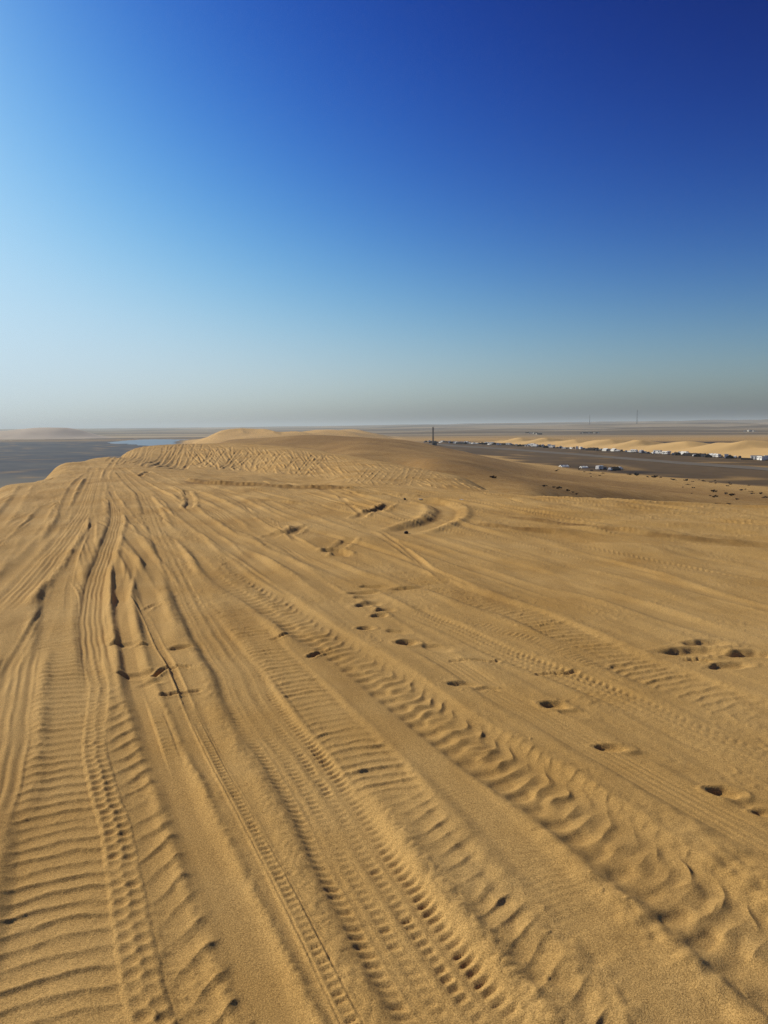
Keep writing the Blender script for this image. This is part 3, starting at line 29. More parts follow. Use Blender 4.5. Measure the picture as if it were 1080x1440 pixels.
NEARCAMP = [('low_tent_a', 90.43, 386.078, 20), ('low_tent_b', 99.809, 383.686, 10), ('caravan', 102.416, 365.072, 45), ('dark_car', 105.769, 367.348, 70), ('white_car', 105.502, 358.327, 62), ('dark_tent', 108.493, 361.684, 30), ('last_car', 112.737, 367.92, -70)]
MAST = (54.657, 851.44)
MAST_H = 20.0
TOWERS = [(1332.0, 5000, 68.9, 'shorter of two hazy lattice towers on the horizon, above the camp'), (1375.5, 4200, 83.5, 'taller of two hazy lattice towers on the horizon, beyond the right dunes')]
SHRUBS = [(14.97, 105.47, 0.61, 'lone low dark shrub high on the shoulder of the tracked dune', None), (21.57, 102.88, 0.36, 'dark shrub at the upper end of the line on the brown slope, set apart', 'line of shrubs on the brown slope'), (23.61, 106.46, 0.37, 'first shrub of the close dark line on the brown slope', 'line of shrubs on the brown slope'), (24.16, 106.29, 0.55, 'long dark shrub in the line on the brown slope', 'line of shrubs on the brown slope'), (25.29, 105.63, 0.43, 'tallest dark shrub in the line on the brown slope', 'line of shrubs on the brown slope'), (26.12, 105.8, 0.37, "dark shrub just below the tallest one in the slope's shrub line", 'line of shrubs on the brown slope'), (26.25, 104.33, 0.3, 'lowest dark shrub of the line on the brown slope', 'line of shrubs on the brown slope'), (63.62, 283.82, 0.66, 'small dark shrub scattered on the slope below the pale tents', 'shrubs below the pale tents'), (73.84, 325.41, 0.56, 'small dark shrub scattered on the slope below the pale tents', 'shrubs below the pale tents'), (92.93, 365.64, 0.84, 'small dark shrub scattered on the slope below the pale tents', 'shrubs below the pale tents'), (83.03, 317.92, 0.73, 'small dark shrub scattered on the slope below the pale tents', 'shrubs below the pale tents'), (76.35, 284.7, 0.82, 'small dark shrub scattered on the slope below the pale tents', 'shrubs below the pale tents'), (95.25, 352.25, 1.22, 'small dark shrub scattered on the slope below the pale tents', 'shrubs below the pale tents'), (67.06, 248.7, 0.43, 'small dark shrub scattered on the slope below the pale tents', 'shrubs below the pale tents'), (76.53, 271.73, 0.63, 'small dark shrub scattered on the slope below the pale tents', 'shrubs below the pale tents'), (91.26, 319.9, 0.74, 'small dark shrub scattered on the slope below the pale tents', 'shrubs below the pale tents'), (50.57, 174.77, 0.3, 'tiny dark shrub alone on the bare brown slope', 'lone shrubs on the bare slope'), (61.81, 205.11, 0.47, 'tiny dark shrub alone on the bare brown slope', 'lone shrubs on the bare slope'), (31.28, 108.63, 0.25, 'tiny dark shrub alone on the bare brown slope', 'lone shrubs on the bare slope'), (32.64, 110.5, 0.19, 'tiny dark shrub alone on the bare brown slope', 'lone shrubs on the bare slope'), (69.54, 208.32, 0.36, 'tiny dark shrub alone on the bare brown slope', 'lone shrubs on the bare slope'), (101.59, 317.92, 1.1, 'tiny dark shrub alone on the bare brown slope', 'lone shrubs on the bare slope'), (102.61, 312.04, 1.62, 'dark low shrub in the loose row where the slope meets the plain', 'shrubs along the edge of the plain'), (102.21, 297.37, 1.03, 'dark low shrub in the loose row where the slope meets the plain', 'shrubs along the edge of the plain'), (104.48, 295.98, 1.54, 'dark low shrub in the loose row where the slope meets the plain', 'shrubs along the edge of the plain'), (106.67, 295.98, 0.68, 'dark low shrub in the loose row where the slope meets the plain', 'shrubs along the edge of the plain'), (104.0, 276.42, 1.12, 'dark low shrub in the loose row where the slope meets the plain', 'shrubs along the edge of the plain'), (104.63, 274.71, 0.48, 'dark low shrub in the loose row where the slope meets the plain', 'shrubs along the edge of the plain'), (107.99, 273.85, 1.11, 'dark low shrub in the loose row where the slope meets the plain', 'shrubs along the edge of the plain'), (106.84, 265.89, 0.92, 'dark low shrub in the loose row where the slope meets the plain', 'shrubs along the edge of the plain'), (118.52, 288.71, 0.5, 'dark low shrub in the loose row where the slope meets the plain', 'shrubs along the edge of the plain'), (116.06, 278.58, 0.8, 'dark low shrub in the loose row where the slope meets the plain', 'shrubs along the edge of the plain'), (115.38, 270.89, 0.78, 'dark low shrub in the loose row where the slope meets the plain', 'shrubs along the edge of the plain'), (113.97, 263.83, 0.61, 'dark low shrub in the loose row where the slope meets the plain', 'shrubs along the edge of the plain'), (123.83, 287.37, 0.5, 'dark low shrub in the loose row where the slope meets the plain', 'shrubs along the edge of the plain'), (92.93, 234.44, 0.95, 'dark low shrub on the pale lower slope at the right', 'shrubs on the pale lower slope'), (83.03, 205.75, 0.95, 'dark low shrub on the pale lower slope at the right', 'shrubs on the pale lower slope'), (81.54, 209.3, 0.48, 'dark low shrub on the pale lower slope at the right', 'shrubs on the pale lower slope'), (109.11, 244.1, 0.71, 'dark low shrub on the pale lower slope at the right', 'shrubs on the pale lower slope'), (125.04, 278.14, 0.48, 'dark low shrub on the pale lower slope at the right', 'shrubs on the pale lower slope'), (117.83, 260.97, 0.6, 'dark low shrub on the pale lower slope at the right', 'shrubs on the pale lower slope'), (122.61, 257.75, 0.74, 'dark low shrub on the pale lower slope at the right', 'shrubs on the pale lower slope'), (98.09, 210.6, 0.73, 'dark low shrub on the pale lower slope at the right', 'shrubs on the pale lower slope'), (104.15, 220.99, 0.51, 'dark low shrub on the pale lower slope at the right', 'shrubs on the pale lower slope'), (97.76, 204.16, 0.83, 'dark low shrub on the pale lower slope at the right', 'shrubs on the pale lower slope'), (91.39, 190.07, 0.55, 'dark low shrub on the pale lower slope at the right', 'shrubs on the pale lower slope'), (95.42, 193.95, 0.67, 'dark low shrub on the pale lower slope at the right', 'shrubs on the pale lower slope'), (78.49, 157.98, 0.82, 'dark low shrub on the pale lower slope at the right', 'shrubs on the pale lower slope'), (81.25, 188.89, 0.98, 'dark shrub in the broken band across the middle of the right slope', 'shrubs across the middle of the right slope'), (75.65, 169.42, 0.69, 'dark shrub in the broken band across the middle of the right slope', 'shrubs across the middle of the right slope'), (71.68, 157.73, 1.0, 'dark shrub in the broken band across the middle of the right slope', 'shrubs across the middle of the right slope'), (62.46, 144.81, 0.67, 'dark shrub in the broken band across the middle of the right slope', 'shrubs across the middle of the right slope'), (65.18, 141.48, 0.41, 'dark shrub in the broken band across the middle of the right slope', 'shrubs across the middle of the right slope'), (64.06, 150.32, 0.35, 'dark shrub in the broken band across the middle of the right slope', 'shrubs across the middle of the right slope'), (63.49, 157.98, 0.27, 'dark shrub in the broken band across the middle of the right slope', 'shrubs across the middle of the right slope'), (55.76, 128.88, 0.45, "smaller of two dark shrubs just beyond the dune's edge", 'pair of shrubs beyond the dune edge'), (58.98, 131.1, 0.61, "larger of two dark shrubs just beyond the dune's edge", 'pair of shrubs beyond the dune edge')]
LITTER = [('stone', 0.452, 16.722, 'dark stone lying beyond the curved tyre rut on the dune'), ('rag', 0.789, 16.614, 'small white scrap of plastic lying beyond the curved rut'), ('rag', 1.673, 16.514, "white plastic scrap lying near the dune's far edge"), ('rag', 3.212, 11.847, 'crumpled white plastic scrap on bare sand, alone'), ('stone', 0.33, 11.489, 'flat dark stone lying just in front of the curved tyre rut')]
BARCHANS = [(-158.2, 1050, 4.6, 26, 90, 0.35), (-200.5, 1090, 3.6, 34, 110, 0.2), (-107.3, 1010, 3.0, 30, 80, 0.5), (-139.0, 1090, 2.4, 26, 90, 0.3), (-219.4, 1060, 2.2, 32, 100, 0.1), (-74.4, 1150, 2.6, 40, 120, 0.4), (-41.4, 1280, 2.8, 50, 140, 0.35)]
DARKBAND = [(89.93, 422.381), (96.893, 402.589), (103.236, 384.56), (109.815, 364.979), (112.672, 347.667), (117.577, 334.114), (122.116, 321.571), (127.702, 309.778)]
HAZE_TOP = 95

def pchip_slopes(x, y):
    # monotone slopes along axis 0
    h = np.diff(x); d = np.diff(y, axis=0) / h.reshape((-1,) + (1,) * (y.ndim - 1))
    m = np.zeros_like(y)
    m[0], m[-1] = d[0], d[-1]
    for i in range(1, len(x) - 1):
        a, b = d[i - 1], d[i]
        w1, w2 = 2 * h[i] + h[i - 1], h[i] + 2 * h[i - 1]
        same = a * b > 0
        den = np.where(same, w1 / np.where(same, a, 1) + w2 / np.where(same, b, 1), 1)
        m[i] = np.where(same, (w1 + w2) / den, 0)
    return m


def hermite(x, y, xq):
    m = pchip_slopes(x, y)
    xq = np.clip(xq, x[0], x[-1])
    k = np.clip(np.searchsorted(x, xq) - 1, 0, len(x) - 2)
    h = (x[k + 1] - x[k])
    t = (xq - x[k]) / h
    sh = (-1,) + (1,) * (y.ndim - 1)
    t, h = t.reshape(sh), h.reshape(sh)
    return ((2 * t**3 - 3 * t**2 + 1) * y[k] + (t**3 - 2 * t**2 + t) * h * m[k]
            + (-2 * t**3 + 3 * t**2) * y[k + 1] + (t**3 - t**2) * h * m[k + 1])


AZ = np.radians(np.arange(-180, 180.01, 0.5))
LR = np.arange(math.log(0.2), math.log(26000), 0.015)


def build_macro(profiles):
    """Large shape of the land: height profiles along compass bearings from the top of the dune, blended smoothly."""
    cols = []
    for az, pr in profiles:
        r = np.log([p[0] for p in pr]); z = np.array([p[1] for p in pr], float)
        cols.append(hermite(r, z, LR))
    a = np.array([p[0] for p in profiles]); c = np.array(cols)
    g = hermite(a, c, AZ)
    k = np.exp(-0.5 * (np.arange(-5, 6) / 1.6) ** 2); k /= k.sum()
    p = np.pad(g, ((5, 5), (0, 0)), mode='wrap')
    g = sum(k[i] * p[i:i + g.shape[0]] for i in range(11))
    k = np.exp(-0.5 * (np.arange(-4, 5) / 1.1) ** 2); k /= k.sum()
    p = np.pad(g, ((0, 0), (4, 4)), mode='edge')
    return sum(k[i] * p[:, i:i + g.shape[1]] for i in range(9))


def sample_macro(g, x, y):
    """Bicubic look-up of the large land shape at world points."""
    r = np.log(np.maximum(np.hypot(x, y), 0.21)); az = np.arctan2(x, y)
    fi = (az - AZ[0]) / (AZ[1] - AZ[0]); fj = (r - LR[0]) / (LR[1] - LR[0])
    i0 = np.floor(fi).astype(int); j0 = np.floor(fj).astype(int)
    ti, tj = fi - i0, fj - j0
    def w(t):
        return (-.5 * t + t * t - .5 * t**3, 1 - 2.5 * t * t + 1.5 * t**3, .5 * t + 2 * t * t - 1.5 * t**3, -.5 * t * t + .5 * t**3)
    wi, wj = w(ti), w(tj)
    n, m = g.shape
    out = 0
    for a in range(4):
        ia = (i0 + a - 1) % (n - 1)
        for b in range(4):
            out = out + wi[a] * wj[b] * g[ia, np.clip(j0 + b - 1, 0, m - 1)]
    return out

MAC = build_macro(PROFILES)


# ------------------------------------------------------------------ noise
def _hash(ix, iy, seed):
    with np.errstate(over='ignore'):
        h = (ix.astype(np.int64) * 374761393 + iy.astype(np.int64) * 668265263 + seed * 974634777) & 0xFFFFFFFF
        h = ((h ^ (h >> 13)) * 1274126177) & 0xFFFFFFFF
        h = ((h ^ (h >> 16)) * 2246822519) & 0xFFFFFFFF
        return (h ^ (h >> 15)) & 0xFFFFFFFF


def noise(x, y, seed=0):
    """2D gradient noise, about -1..1"""
    ix = np.floor(x); iy = np.floor(y)
    fx, fy = x - ix, y - iy
    ux = fx**3 * (fx * (fx * 6 - 15) + 10); uy = fy**3 * (fy * (fy * 6 - 15) + 10)
    def g(a, b):
        h = _hash(ix + a, iy + b, seed) * (2 * math.pi / 4294967296.0)
        return np.cos(h) * (fx - a) + np.sin(h) * (fy - b)
    a = g(0, 0); b = g(1, 0); c = g(0, 1); d = g(1, 1)
    return 1.5 * (a + ux * (b - a) + uy * (c - a) + ux * uy * (a - b - c + d))


def rnd(i, seed):
    return _hash(i, np.zeros_like(i), seed) / 4294967296.0


def n1(s, seed):
    return noise(s, np.full_like(s, 0.37), seed)


def sstep(a, b, x):
    t = np.clip((x - a) / (b - a), 0, 1)
    return t * t * (3 - 2 * t)


DIR = R(-20.5)                      # the way most of the tracks run


def along(x, y):
    return x * math.sin(DIR) + y * math.cos(DIR), x * math.cos(DIR) - y * math.sin(DIR)


def land_far(x, y, r):
    """Low rolling desert beyond the plains, rising a little towards the right."""
    k = sstep(1500, 3200, r)
    right = sstep(-.35, .45, np.arctan2(x, np.maximum(y, 1e-3)))
    lowd = np.maximum(noise(x / 900, y / 420, 31) + .55 * noise(x / 380, y / 260, 32), -.2)
    rise = sstep(1800, 9500, r) * (13 + 33 * right)
    return k * (4 + 9 * right) * lowd * np.clip(r / 3500, .4, 1.5) + rise


def ground_z(x, y):
    x = np.atleast_1d(np.asarray(x, float)); y = np.atleast_1d(np.asarray(y, float))
    z = sample_macro(MAC, x, y)
    z = z + land_far(x, y, np.hypot(x, y))
    return z


def gz(x, y):
    return float(ground_z(x, y)[0])


# ------------------------------------------------------------------ the sand surface
def resample(pts, step):
    p = np.array(pts, float)
    q = np.vstack([2 * p[0] - p[1], p, 2 * p[-1] - p[-2]])
    out = []
    for i in range(1, len(q) - 2):
        n = max(2, int(np.hypot(*(q[i + 1] - q[i])) / step))
        t = np.linspace(0, 1, n, endpoint=False)[:, None]
        out.append(.5 * (2 * q[i] + (q[i + 1] - q[i - 1]) * t + (2 * q[i - 1] - 5 * q[i] + 4 * q[i + 1] - q[i + 2]) * t**2
                         + (3 * q[i] - q[i - 1] - 3 * q[i + 1] + q[i + 2]) * t**3))
    out.append(p[-1:])
    return np.vstack(out)


def ridge(ph, sharp=1.3):
    f = ph - np.floor(ph)
    return (1 - np.abs(2 * f - 1)) ** sharp


def crest(ph, c):
    """Sharp sand crest: short steep side, long hollow side."""
    f = ph - np.floor(ph)
    return np.where(f < c, (f / c) ** 1.5, ((1 - f) / (1 - c)) ** 2.0)


def tread(kind, s, t, hw, lam, seed, x, y):
    q = t / hw
    wob = .22 * noise(x / .11, y / .11, seed + 3) + .25 * noise(x / .4, y / .4, seed + 4)
    if kind in ('bars', 'bars1'):
        ph = s / lam + (.6 if kind == 'bars1' else 1) * wob + .35 * np.abs(q) ** 2
        i = np.floor(ph)
        a = (.5 + .5 * rnd(i, seed + 5)) if kind == 'bars1' else (.35 + .8 * rnd(i, seed + 5))
        side = noise(x / .07, y / .07, seed + 9)
        return (crest(ph, .26) * a * (.85 + .4 * side) + .16 * np.maximum(noise(x / .028, y / .028, seed + 15), 0) - .38) * (1 - sstep(.8, 1.15, np.abs(q)))
    if kind in ('teeth', 'teethr'):
        ph = s / lam + .3 * wob
        i = np.floor(ph)
        edge = lambda c, w: np.exp(-((q - c) / w) ** 4)
        out = 0 * q
        if kind == 'teeth':
            jit = .1 * (rnd(i, seed + 7) - .5)
            out = out - 1.0 * edge(.80 + .1 * jit, .19) * (1 - ridge(ph - .9 * (q - .8), .7)) * (.7 + .5 * rnd(i, seed))
            out = out - .75 * edge(-.82 + .1 * jit, .16) * (1 - ridge(ph + .5 + .8 * (q + .8), .8)) * (.6 + .5 * rnd(i, seed + 1))
            out = out - .7 * edge(.27 + .3 * jit, .12) * (1 - ridge(ph * 1.05 + .2 - .6 * q, 1.0)) * (.5 + .7 * rnd(i, seed + 2))
            out = out - .55 * edge(-.25 - .3 * jit, .12) * (1 - ridge(ph * 1.05 + .6 + .6 * q, 1.0)) * (.5 + .7 * rnd(i, seed + 6))
            out = out + .2 * edge(.02, .07) - .12 * edge(.55, .06) - .12 * edge(-.55, .06)
            out = out * (.85 + .35 * noise(x / .2, y / .2, seed + 13)) + .10 * noise(x / .03, y / .03, seed + 14)
        else:
            out = out - .9 * edge(.75, .3) * (1 - ridge(ph, 1.0)) * (.6 + .6 * rnd(i, seed))
        return out
    if kind == 'notch':
        ph = s / lam + .3 * wob
        i = np.floor(ph)
        return -(1 - ridge(ph, 1.1)) * (.5 + .8 * rnd(i, seed)) * np.exp(-((q - .15) / .7) ** 4)
    if kind == 'pits':
        out = 0 * q
        for c, o in ((-.45, 0), (.5, .5)):
            ph = s / lam + o + .25 * wob
            i = np.floor(ph)
            f = ph - i - .5
            cc = c + .3 * (rnd(i, seed + 11) - .5)
            d2 = (f / .33) ** 2 + ((q - cc) / .38) ** 2
            out = out - np.exp(-d2 ** 1.3) * (.35 + 1.0 * rnd(i, seed + 12)) + .35 * np.exp(-(np.sqrt(d2) - 1.5) ** 2 / .2)
        return out
    if kind == 'lines':
        return np.sin(q * hw * 2 * math.pi / lam + .8 * noise(s / .7, q * 2, seed)) * (1 - sstep(.85, 1.05, np.abs(q))) * (.6 + .5 * noise(s / .9, q * 3, seed + 8))
    if kind == 'fine':
        ph = s / lam + wob + .8 * np.abs(q)
        return (ridge(ph, 1.1) - .4) * (.5 + .6 * noise(x / .3, y / .3, seed)) * (1 - sstep(.8, 1.05, np.abs(q)))
    if kind == 'lugs':
        ph = s / lam + .5 * wob - .25 * q
        i = np.floor(ph); f = ph - i - .5
        deep = np.exp(-((f / .24) ** 2)) * np.exp(-((q + .62) / .3) ** 4) * (.5 + .9 * rnd(i, seed))
        ph2 = s / (lam * 1.07) + .9 * wob - .9 * q + .3 * np.sin(q * 5)
        j = np.floor(ph2)
        sw = .5 * crest(ph2, .35) * sstep(-.55, .1, q) * (1 - sstep(.5, 1.0, q)) * (.45 + .9 * rnd(j, seed + 2)) * (.7 + .7 * noise(x / .09, y / .09, seed + 6))
        ph3 = s / (lam * .8) + wob - .6 * q
        fill = ridge(ph3, 1.4) * np.exp(-((q + .1) / .45) ** 2) * .45
        return (1.0 * sw + fill - .85 * deep - .3) * (1 - sstep(.9, 1.2, np.abs(q)))
    return 0 * q


def project(pts, X, Y, reach, step=.12):
    """Vertices near a path that runs away from the viewer: index, distance along it, signed distance across it."""
    p = resample(pts, step)
    p = p[np.argsort(p[:, 1])]
    keep = np.concatenate([[True], np.diff(p[:, 1]) > 1e-4]); p = p[keep]
    d = np.gradient(p, axis=0); ang = np.arctan2(d[:, 0], d[:, 1])
    S = np.concatenate([[0], np.cumsum(np.hypot(*np.diff(p, axis=0).T))])
    lo, hi = p[0, 1] - .3, p[-1, 1] + .3
    xm0, xm1 = p[:, 0].min() - reach * 1.5, p[:, 0].max() + reach * 1.5
    idx = np.nonzero((Y > lo) & (Y < hi) & (X > xm0) & (X < xm1))[0]
    x, y = X[idx], Y[idx]
    xc = np.interp(y, p[:, 1], p[:, 0]); a = np.interp(y, p[:, 1], ang)
    dx = x - xc
    t = dx * np.cos(a)
    k = np.abs(t) < reach
    idx, t, y, a, dx = idx[k], t[k], y[k], a[k], dx[k]
    s = np.interp(y, p[:, 1], S) + dx * np.sin(a)
    return idx, s, t, S[-1]


def press_track(Z, T, X, Y, kind, w, d, b, lam, amp, bl, br, pts, seed, fade=.7):
    hw = w / 2
    idx, s, t, L = project(pts, X, Y, hw * 3.2)
    if not len(idx):
        return
    x, y = X[idx], Y[idx]
    t = t + .06 * hw * n1(s / 1.3, seed + 21) + .05 * hw * n1(s / .35, seed + 20)
    q = t / hw; aq = np.abs(q)
    e = sstep(0, fade, s) * sstep(0, fade, L - s)
    m = (1 - sstep({'smooth': .4, 'fine': .45, 'lines': .6, 'teethr': .3, 'lugs': .6}.get(kind, .78), 1.2, aq)) * e
    dd = d * (.85 + .35 * n1(s / 1.7, seed + 22))
    tilt = .25 * q * d * n1(s / 2.5, seed + 23)
    berm = b * (.75 + .5 * noise(x / .35, y / .35, seed + 24) + .3 * noise(x / .09, y / .09, seed + 25) + .35 * np.abs(noise(x / .045, y / .045, seed + 19)))
    bm = np.exp(-((aq - 1.32) / .30) ** 2) * np.where(q < 0, bl, br) * e
    Z[idx] = Z[idx] * (1 - .75 * m) - (dd + tilt) * m + berm * bm
    if amp:
        patch = (.75 if kind == 'bars1' else .45) + (.25 if kind == 'bars1' else .55) * sstep(-.6, .1, n1(s / 1.1, seed + 26) + .5 * noise(x / .25, y / .25, seed + 27))
        T[idx] = T[idx] * (1 - m) + amp * patch * e * tread(kind, s, t, hw, lam, seed, x, y) * (1 - sstep(1.0, 1.25, aq))
    else:
        T[idx] = T[idx] * (1 - m)


def throw_lumps(T, X, Y, w, lam, amp, pts, seed):
    """Oblique ridges of sand thrown out beside a rut, each ending in a small lump."""
    hw = w / 2
    idx, s, t, L = project(pts, X, Y, hw * 1.6)
    x, y = X[idx], Y[idx]
    q = t / hw
    ph = s / lam - .8 * q + .30 * noise(x / .3, y / .3, seed) + .12 * noise(x / .1, y / .1, seed + 1)
    i = np.floor(ph)
    a = .35 + .9 * rnd(i, seed + 2)
    c = .38 + .25 * (rnd(i, seed + 3) - .5)
    f = ph - i
    line = crest(ph, .26) * sstep(-1.05, -.1, q) * (1 - sstep(c - .25, c + .65, q)) * (.45 + .75 * sstep(-.6, .5, q))
    lump = np.exp(-((f - .28) / .22) ** 2 - ((q - c) / .34) ** 2) * .22
    hollow = -.22 * np.exp(-(q / .7) ** 4)
    T[idx] += amp * a * (line + lump + hollow) * sstep(0, .4, s) * sstep(0, .4, L - s)


def near_path(pts, X, Y, reach, step):
    p = resample(pts, step)
    lo, hi = p.min(0) - reach, p.max(0) + reach
    idx = np.nonzero((X > lo[0]) & (X < hi[0]) & (Y > lo[1]) & (Y < hi[1]))[0]
    x, y = X[idx], Y[idx]
    best = np.full(len(idx), 1e9); sg = np.zeros(len(idx)); ss = np.zeros(len(idx)); S = 0
    for a, b in zip(p[:-1], p[1:]):
        v = b - a; L = math.hypot(*v)
        if L < 1e-6:
            continue
        u = np.clip(((x - a[0]) * v[0] + (y - a[1]) * v[1]) / L**2, 0, 1)
        ex, ey = x - a[0] - u * v[0], y - a[1] - u * v[1]
        d = np.hypot(ex, ey); k = d < best
        best[k] = d[k]; sg[k] = np.sign(v[0] * ey - v[1] * ex)[k]; ss[k] = S + u[k] * L
        S += L
    k = best < reach
    return idx[k], ss[k], (best * sg)[k], S


def press_scar(Z, T, X, Y, w, d, rim, pts, seed):
    idx, s, t, L = near_path(pts, X, Y, w * 2.2, max(w * .5, .03))
    x, y = X[idx], Y[idx]
    hw = w / 2
    calm = .3 if w > .4 else 1                            # the long turning track keeps an even width
    t = t + calm * hw * .35 * noise(x / (w * 1.5), y / (w * 1.5), seed) + calm * hw * .2 * noise(x / (w * .4), y / (w * .4), seed + 1)
    q = np.abs(t / hw)
    e = sstep(-.2 * w, .8 * w, s) * sstep(-.2 * w, .8 * w, L - s)
    var = .8 + .5 * calm * n1(s / (3 * w), seed + 2)
    m = 1 - sstep(.55, 1.05, q)
    Z[idx] = Z[idx] * (1 - .5 * m * e) + e * (-d * m * var + rim * var * np.exp(-((q - 1.5) / .4) ** 2) * (1 + .5 * calm * noise(x / (w * .5), y / (w * .5), seed + 3)))
    T[idx] *= 1 - m * e


def raise_bank(Z, X, Y, h, run, pts, seed):
    """A crumbling step in the sand: the far side stands higher and runs out gently."""
    idx, s, t, L = near_path(pts, X, Y, run * 1.6, .25)
    if not len(idx):
        return
    x, y = X[idx], Y[idx]
    t = np.where(pts[-1][0] > pts[0][0], t, -t)
    t = t + .015 * noise(x / .22, y / .22, seed) + .04 * noise(x / 1.2, y / 1.2, seed + 1)
    up = sstep(-.03, .05, t) * np.exp(-np.maximum(t, 0) / run * 1.8)
    e = sstep(0, .5, s) * sstep(0, .5, L - s) * (1 - sstep(run, run * 1.5, np.abs(t)))
    Z[idx] += h * up * e * (.75 + .5 * n1(s / .7, seed + 2) + .25 * noise(x / .15, y / .15, seed + 3))


def press_foot(Z, T, X, Y, px, py, ln, wd, d, ang, seed):
    reach = ln * 1.5
    idx = np.nonzero((np.abs(X - px) < reach) & (np.abs(Y - py) < reach))[0]
    x, y = X[idx] - px, Y[idx] - py
    c, s_ = math.cos(ang), math.sin(ang)
    u, v = (x * c + y * s_) / (ln / 2), (-x * s_ + y * c) / (wd / 2)
    u = u + .12 * noise(X[idx] / .08, Y[idx] / .08, seed); v = v + .18 * noise(X[idx] / .08, Y[idx] / .08, seed + 1)
    rr = np.sqrt(u * u + v * v / np.maximum(1 + .25 * u, .4))
    m = 1 - sstep(.55, 1.08, rr)
    heel = 1 - .35 * u
    Z[idx] = Z[idx] * (1 - .6 * m) - d * m * heel + d * .16 * np.exp(-((rr - 1.35) / .22) ** 2) * (1 + .4 * noise(X[idx] / .06, Y[idx] / .06, seed + 2))
    T[idx] *= 1 - m


def make_grid():
    f = np.arange(-33.5, 33.51, 0.048)
    def out(a, b, n):                                    # widening steps away from the view
        t = np.linspace(0, 1, n + 1)[1:]
        return a + (b - a) * (t ** 2 * .92 + t * .08)
    az = np.concatenate([-out(33.5, 180, 110)[::-1], f, out(33.5, 180, 110)[:-1]])
    r = [np.geomspace(.25, 1.25, 26, endpoint=False)]
    rr, v = [], 1.25
    while v < 13.5:                                      # about one step per picture row on the near sand
        rr.append(v); v += max(.78 * (v * v + 2.56) / 1230., .0022)
    while v < 110:
        rr.append(v); v *= 1.0068
    while v < 1400:
        rr.append(v); v *= 1.0115
    while v < 22000:
        rr.append(v); v *= 1.02
    rr.append(22000.)
    r = np.concatenate(r + [np.array(rr)])
    return np.radians(az), r


